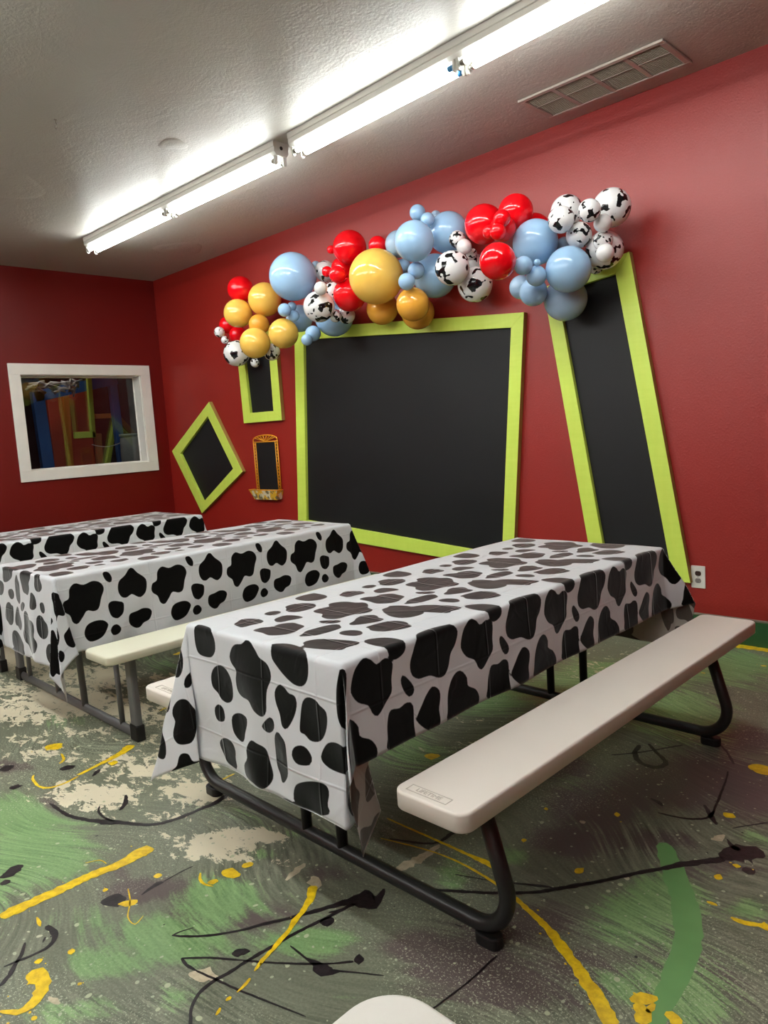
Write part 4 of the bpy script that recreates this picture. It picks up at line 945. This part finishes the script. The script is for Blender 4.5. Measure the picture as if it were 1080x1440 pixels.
def black_table():
    t = thing('picnic_table', 'picnic table with almond plastic benches and black tube legs', 'picnic table', (5.780, -2.092, 0))
    hl = TL/2
    mb = MB(); slab(mb, -TW/2+.012, -hl+.012, TW/2-.012, hl-.012, T-.047, T-.002, .03); mb.build('tabletop', M_BENCHG, t)
    for s in (-1, 1):
        mb = MB(); x0, x1 = (.512, .735) if s > 0 else (-.735, -.512)
        slab(mb, x0, -.925, x1, .975, .410, .457, .035, .007); b = mb.build('bench', M_BENCHG, t)
        lettering(b, (x0+x1)/2-.018 if s > 0 else (x0+x1)/2+.01, -.925+.033, .457)
    for ye in (-1, 1):
        y = ye*(hl-.19)
        mb = MB()
        path = fillet([(-.625, y, .408), (-.735, y, .046), (.735, y, .046), (.625, y, .408)], .105, 12)
        mb.tube(path, .0212, 16); mb.build('end_frame', M_TUBEBLK, t)
        for s in (-1, 1):
            mb = MB(); mb.tube([(s*.085, y, .05), (s*.085, y, T-.05)], .0175, 14); mb.build('post', M_TUBEBLK, t)
            mb = MB(); mb.prism(rounded_rect(s*.635-.038, y-.024, s*.635+.038, y+.024, .023, 6), 0, .032, 'z'); mb.build('foot_pad', M_PAD, t, bevel=.004)
            mb = MB(); mb.box((s*.625-.085, y-.03, .403), (s*.625+.085, y+.03, .4105)); mb.build('bench_bracket', M_TUBEBLK, t, bevel=.002)
        mb = MB(); mb.box((-.25, y-.03, T-.056), (.25, y+.03, T-.046)); mb.build('top_bracket', M_TUBEBLK, t, bevel=.002)
    return t
black_table()

def grey_table():
    t = thing('picnic_table', 'picnic table with ivory benches and grey legs between the other two', 'picnic table', (3.700, -2.0, 0))
    hl = TL/2
    mb = MB(); slab(mb, -TW/2+.022, -hl+.012, TW/2-.002, hl-.012, T-.047, T-.002, .03); mb.build('tabletop', M_BENCHW, t)
    for s in (-1, 1):
        mb = MB(); x0, x1 = (.597, .838) if s > 0 else (-.838, -.597)
        slab(mb, x0, -.915, x1, .925, .402, .440, .035, .008); mb.build('bench', M_BENCHW, t)
    for ye in (-1, 1):
        y = ye*(hl-.16)
        mb = MB(); mb.tube([(-.700, y, .026), (.700, y, .026)], .024, 14, rx=.62); mb.build('floor_bar', M_GREYTUBE, t)
        for s in (-1, 1):
            mb = MB(); mb.prism([(s*.72-.03, .0), (s*.72+.03, .0), (s*.715+.029, .404), (s*.715-.029, .404)], y-.016, y+.016, 'y'); mb.build('leg', M_GREYTUBE, t, bevel=.008)
            mb = MB(); mb.prism([(s*.72-.035, 0), (s*.72+.035, 0), (s*.72+.034, .075), (s*.72-.034, .075)], y-.021, y+.021, 'y'); mb.build('foot_cap', M_PAD, t, bevel=.006)
            mb = MB(); mb.tube([(s*.575, y, .035), (s*.565, y+.0, .404)], .0125, 12); mb.build('bench_strut', M_GREYTUBE, t)
            mb = MB(); mb.tube([(s*.165, y, .035), (s*.13, y, T-.05)], .0165, 12); mb.build('post', M_GREYTUBE, t)
            mb = MB(); mb.box((s*.66-.11, y-.02, .392), (s*.66+.11, y+.02, .4025)); mb.build('bench_bracket', M_GREYTUBE, t, bevel=.002)
    return t
gt = grey_table()
def copy_tree(o, parent=None):
    c = o.copy(); COL.objects.link(c); c.parent = parent
    for ch in [q for q in bpy.data.objects if q.parent == o]: copy_tree(ch, c)
    return c
ft = copy_tree(gt); ft.location = (1.985, -2.016, 0)
ft['label'] = 'picnic table farthest back, hidden under the cloth nearest the window'

# ------------------------------------------------------------------ cow print tablecloths
def smooth_poly(P, n=5):
    P = np.array(P); m = len(P); o = []
    for i in range(m):
        p0, p1, p2, p3 = P[i-1], P[i], P[(i+1) % m], P[(i+2) % m]
        for k in range(n):
            u = k/n
            o.append(.5*((2*p1)+(p2-p0)*u+(2*p0-5*p1+4*p2-p3)*u*u+(3*p1-p0-3*p2+p3)*u**3))
    return np.array(o)
PER = .4445
S_TOP = [smooth_poly(q) for q in SPOTS_TOP]; S_RIGHT = [smooth_poly(q) for q in SPOTS_RIGHT]; S_LEFT = [smooth_poly(q) for q in SPOTS_LEFT]
def spot_field(U, V):
    """signed distance into the printed blotches (positive inside)"""
    F = np.full(U.shape, -.03)
    inst = []
    for k in range(-2, 8):
        for q in S_TOP:
            if k == 0: inst.append(q)
            elif k > 0: inst.append(q+[-.02, .045+k*PER])
            else: inst.append(q+[0, k*PER-.02])
        for q in S_RIGHT: inst.append(q+[0, k*PER])
        for q in S_LEFT: inst.append(q+[0, k*PER])
    for q in inst:
        lo = q.min(0)-.03; hi = q.max(0)+.03
        I = np.where((U > lo[0]) & (U < hi[0]) & (V > lo[1]) & (V < hi[1]))[0]
        if not len(I): continue
        x, y = U[I], V[I]; d = np.full(len(I), 9.); ins = np.zeros(len(I), bool)
        for i in range(len(q)):
            a, b = q[i-1], q[i]; e = b-a; L2 = e@e+1e-12
            t = np.clip(((x-a[0])*e[0]+(y-a[1])*e[1])/L2, 0, 1)
            d = np.minimum(d, np.hypot(x-a[0]-t*e[0], y-a[1]-t*e[1]))
            c = ((a[1] > y) != (b[1] > y)) & (x < (b[0]-a[0])*(y-a[1])/(b[1]-a[1]+1e-12)+a[0]); ins ^= c
        F[I] = np.maximum(F[I], np.where(ins, d, -d))
    return F

def drape(label, x0, y0, over, corners, rot=False, phase=0.0, seed=1):
    """one vinyl sheet: flat on the table, hanging on four sides, folded fins at the corners"""
    oL, oR, oN, oF = over; st = .0105; r = .012
    def axis(a, W, b):
        na = max(2, round(a/st)); nb = max(2, round(b/st)); n = max(2, round(W/st))
        return np.concatenate([np.linspace(-a, 0, na, endpoint=False), np.linspace(0, W, n, endpoint=False), np.linspace(W, W+b, nb+1)])
    us, vs = axis(oL, TW, oR), axis(oN, TL, oF)
    nu, nv = len(us), len(vs)
    U, V = [q.ravel() for q in np.meshgrid(us, vs)]
    eu = np.where(U < 0, -U, np.where(U > TW, U-TW, 0)); su = np.where(U < TW/2, -1., 1.)
    ev = np.where(V < 0, -V, np.where(V > TL, V-TL, 0)); sv = np.where(V < TL/2, -1., 1.)
    bu = np.clip(U, 0, TW); bv = np.clip(V, 0, TL)
    rho = np.hypot(eu, ev); th = np.degrees(np.arctan2(ev, np.maximum(eu, 1e-9)))
    rg = np.random.RandomState(seed); ph = rg.rand(12)*6.28
    # horizontal outward direction and hanging direction
    hx = np.cos(np.radians(th))*su; hy = np.sin(np.radians(th))*sv
    dx = np.zeros_like(U); dy = np.zeros_like(U)
    wob = lambda q, k: .5*np.sin(q*7.3+ph[k])+.3*np.sin(q*13.1+ph[k+1])+.2*np.sin(q*23+ph[k+2])
    endw = lambda q, L: np.clip(np.minimum(q, L-q)/.18, 0, 1)
    side = (ev == 0); end = (eu == 0); cor = (eu > 0) & (ev > 0)
    tilt = .03
    dx = np.where(side, su*(tilt+.035*wob(bv*(1+.0*su), 0)*endw(bv, TL)), dx)
    dy = np.where(end & ~side, sv*(tilt+.035*wob(bu*1.7, 3)*endw(bu, TW)), dy)
    for (sx, sy), ctl in corners.items():
        I = cor & (su == sx) & (sv == sy)
        c = np.array(ctl, float); g = np.arange(0, 90.01, .5)
        ax = np.interp(g, c[:, 0], c[:, 1]); ay = np.interp(g, c[:, 0], c[:, 2])
        k = np.exp(-np.linspace(-2, 2, 15)**2); k /= k.sum()
        axs = np.convolve(np.pad(ax, 7, 'edge'), k, 'valid'); ays = np.convolve(np.pad(ay, 7, 'edge'), k, 'valid')
        axs[0], ays[0] = tilt, 0; axs[-1], ays[-1] = 0, tilt
        dx[I] = sx*np.interp(th[I], g, axs); dy[I] = sy*np.interp(th[I], g, ays)
    n = np.sqrt(dx*dx+dy*dy+1); dx, dy, dz = dx/n, dy/n, -1/n
    arc = PI*r/2; s1 = np.minimum(rho, arc); ph_ = s1/r; s2 = np.maximum(rho-arc, 0)
    X = x0+bu+hx*r*np.sin(ph_)+dx*s2; Y = y0+bv+hy*r*np.sin(ph_)+dy*s2
    Z = T-r*(1-np.cos(ph_))+dz*s2
    # soft buckles in the hanging parts, tiny ripples on the top
    bk = .0045*np.clip(s2/.2, 0, 1)*np.sin(U*17+V*11+ph[6]+2*np.sin(V*6+ph[7]))
    X += np.where(side | cor, su*bk, 0); Y += np.where(end & ~side, sv*bk, 0)
    top = (rho == 0)
    Z += np.where(top, .0012*(1+np.sin(U*19+ph[8]+2*np.sin(V*5))*np.sin(V*9+ph[9])), .0006)
    if rot: PU, PV = TW-U, TL-V
    else: PU, PV = U, V
    F = spot_field(PU, PV+phase)
    me = bpy.data.meshes.new('tablecloth')
    fs = [(j*nu+i, j*nu+i+1, (j+1)*nu+i+1, (j+1)*nu+i) for j in range(nv-1) for i in range(nu-1)]
    me.from_pydata(list(zip(X.tolist(), Y.tolist(), Z.tolist())), [], fs)
    me.polygons.foreach_set('use_smooth', [True]*len(fs))
    at = me.attributes.new('spot', 'FLOAT', 'POINT'); at.data.foreach_set('value', F.astype(np.float32))
    uv = me.uv_layers.new(name='cloth')
    li = np.zeros(len(me.loops), int); me.loops.foreach_get('vertex_index', li)
    uv.data.foreach_set('uv', np.stack([U[li]+seed*.07, V[li]+seed*.11], 1).astype(np.float32).ravel())
    me.update()
    o = link('tablecloth', me, M_CLOTH)
    md = o.modifiers.new('vinyl', 'SOLIDIFY'); md.thickness = .0009; md.offset = -1; md.material_offset = 1; md.material_offset_rim = 1; md.use_quality_normals = False
    tag(o, label, 'tablecloth', 'cow print tablecloths')
    return o
PLAIN = [(0, .03, 0), (22, .17, .17), (45, .14, .2), (58, .05, .05), (75, -.03, .10), (90, 0, .03)]
drape('cow print tablecloth on the picnic table with the black legs and almond benches', 5.415, -3.0132, (.370, .275, .440, .440),
      {(1, -1): [(0, .03, 0), (18, .21, .21), (24, .19, .21), (40, .08, .08), (58, .03, -.02), (72, -.03, -.30), (82, -.05, -.10), (90, 0, .03)],
       (-1, -1): [(0, .03, 0), (25, .25, .04), (50, .28, .20), (66, .05, .16), (80, -.15, .07), (90, 0, .03)],
       (1, 1): [(0, .03, 0), (22, .40, .42), (45, .22, .30), (60, .08, .16), (90, 0, .03)],
       (-1, 1): PLAIN}, False, 0, 1)
drape('cow print tablecloth on the middle picnic table with grey legs', 3.3449, -2.9216, (.275, .370, .440, .440),
      {(1, -1): [(0, .03, 0), (8, .20, -.15), (35, .26, .14), (52, .12, .03), (75, .02, .15), (90, 0, .03)],
       (-1, -1): PLAIN, (1, 1): [(0, .03, 0), (25, .20, .28), (50, .12, .20), (90, 0, .03)], (-1, 1): PLAIN}, True, 0, 2)
drape('cow print tablecloth on the table farthest back under the window', 1.6196, -2.9373, (.370, .275, .440, .440),
      {(1, -1): PLAIN, (-1, -1): PLAIN, (1, 1): [(0, .03, 0), (25, .14, .20), (50, .10, .16), (90, 0, .03)], (-1, 1): PLAIN}, False, .064, 3)

# ------------------------------------------------------------------ bare white table at the very front
def folding_table():
    t = thing('folding_table', 'bare white plastic table, only its rounded corner showing at the bottom edge', 'table', (7.35, -4.6, 0))
    X, Y = .378, .9
    mb = MB(); slab(mb, -X, -Y, X, Y, T-.045, T, .058, .006, 12); mb.build('tabletop', M_TOPW, t)
    for sy in (-1, 1):
        for sx in (-1, 1):
            mb = MB(); mb.tube([(sx*.27, sy*.62, 0), (sx*.27, sy*.62, T-.045)], .014, 12); mb.build('leg', M_GREYTUBE, t)
        mb = MB(); mb.tube([(-.27, sy*.62, .12), (.27, sy*.62, .12)], .011, 10); mb.build('stretcher', M_GREYTUBE, t)
folding_table()

# ------------------------------------------------------------------ balloon garland
def balloon_mesh(name, mat):
    """unit balloon: round body drawn out a little towards the knot at -Z"""
    mb = MB(); prof = []; n = 22
    for k in range(n+1):
        a = PI*k/n
        rr = math.sin(a); z = math.cos(a)
        if z < 0: z *= 1.03
        prof.append((rr, z))
    prof = prof[:-1]+[(.05, -1.03), (.035, -1.045), (.05, -1.06), (.065, -1.07)]
    m = 36; vs = [(0, 0, 1)]; 
    for rr, z in prof[1:]:
        vs += [(rr*math.cos(2*PI*i/m), rr*math.sin(2*PI*i/m), z) for i in range(m)]
    fs = [(0, 1+i, 1+(i+1) % m) for i in range(m)]
    for k in range(len(prof)-2):
        fs += [(1+k*m+i, 1+(k+1)*m+i, 1+(k+1)*m+(i+1) % m, 1+k*m+(i+1) % m) for i in range(m)]
    fs.append(tuple(1+(len(prof)-2)*m+i for i in range(m-1, -1, -1)))
    mb.add(vs, fs, 0, True)
    me = bpy.data.meshes.new(name); me.from_pydata(mb.v, [], mb.f); me.polygons.foreach_set('use_smooth', mb.sm)
    me.materials.append(mat); me.update(); return me
BM = {k: balloon_mesh('balloon', m) for k, m in M_BALL.items()}
rb = random.Random(11)
BC = np.array([q[1:4] for q in BALLOONS]); BR = np.array([q[4] for q in BALLOONS])
for n_, (kind, x, y, z, r, lab) in enumerate(BALLOONS):
    o = bpy.data.objects.new('balloon', BM[kind]); COL.objects.link(o)
    o.location = (x, y, z); o.scale = (r, r, r)
    # the knot points into a free gap of the garland, on its wall side where there is one
    best = None
    for _ in range(160):
        d = Vector((rb.uniform(-1, 1), rb.uniform(-.3, 1), rb.uniform(-1, 1)))
        if d.length < .2: continue
        d.normalize(); tip = np.array((x, y, z))+1.07*r*np.array(d)
        g = np.linalg.norm(BC-tip, axis=1)-BR; g[n_] = 9
        s = min(g.min(), -.05-tip[1], .02)+.004*d.y
        if best is None or s > best[0]: best = (s, d)
    d = best[1]
    o.rotation_mode = 'QUATERNION'
    o.rotation_quaternion = (-d).to_track_quat('Z', 'Y') @ Matrix.Rotation(rb.uniform(0, 6.28), 3, 'Z').to_quaternion()
    tag(o, lab, 'balloon', 'balloons of the garland')

# ------------------------------------------------------------------ camera and render
cam = bpy.data.cameras.new('camera'); co = bpy.data.objects.new('camera', cam); COL.objects.link(co)
cam.sensor_fit = 'HORIZONTAL'; cam.sensor_width = 36; cam.lens = 1030.858/1080*36; cam.clip_start = .02
Rr = Vector((.71194585, .69923121, -.06487543)); Uu = Vector((-.03141382, .12400387, .99178436)); Ff = Vector((-.70153138, .70405878, -.11024957))
co.matrix_world = Matrix(((Rr.x, Uu.x, -Ff.x, 7.498939), (Rr.y, Uu.y, -Ff.y, -4.189211), (Rr.z, Uu.z, -Ff.z, 1.312752), (0, 0, 0, 1)))
SC.camera = co
w = bpy.data.worlds.new('world'); SC.world = w; w.use_nodes = True
w.node_tree.nodes['Background'].inputs[0].default_value = (.5, .48, .45, 1); w.node_tree.nodes['Background'].inputs[1].default_value = .0
vs_ = SC.view_settings
SC.display_settings.display_device = 'sRGB'
vs_.view_transform = 'Standard'; vs_.look = 'None'; vs_.gamma = 1; vs_.use_curve_mapping = False; vs_.exposure = EXPOSURE
cy = SC.cycles
cy.use_denoising = True; cy.max_bounces = 10; cy.diffuse_bounces = 5; cy.glossy_bounces = 4; cy.transparent_max_bounces = 8
cy.sample_clamp_indirect = 6; cy.caustics_reflective = False; cy.caustics_refractive = False
try: cy.use_light_tree = True
except Exception: pass
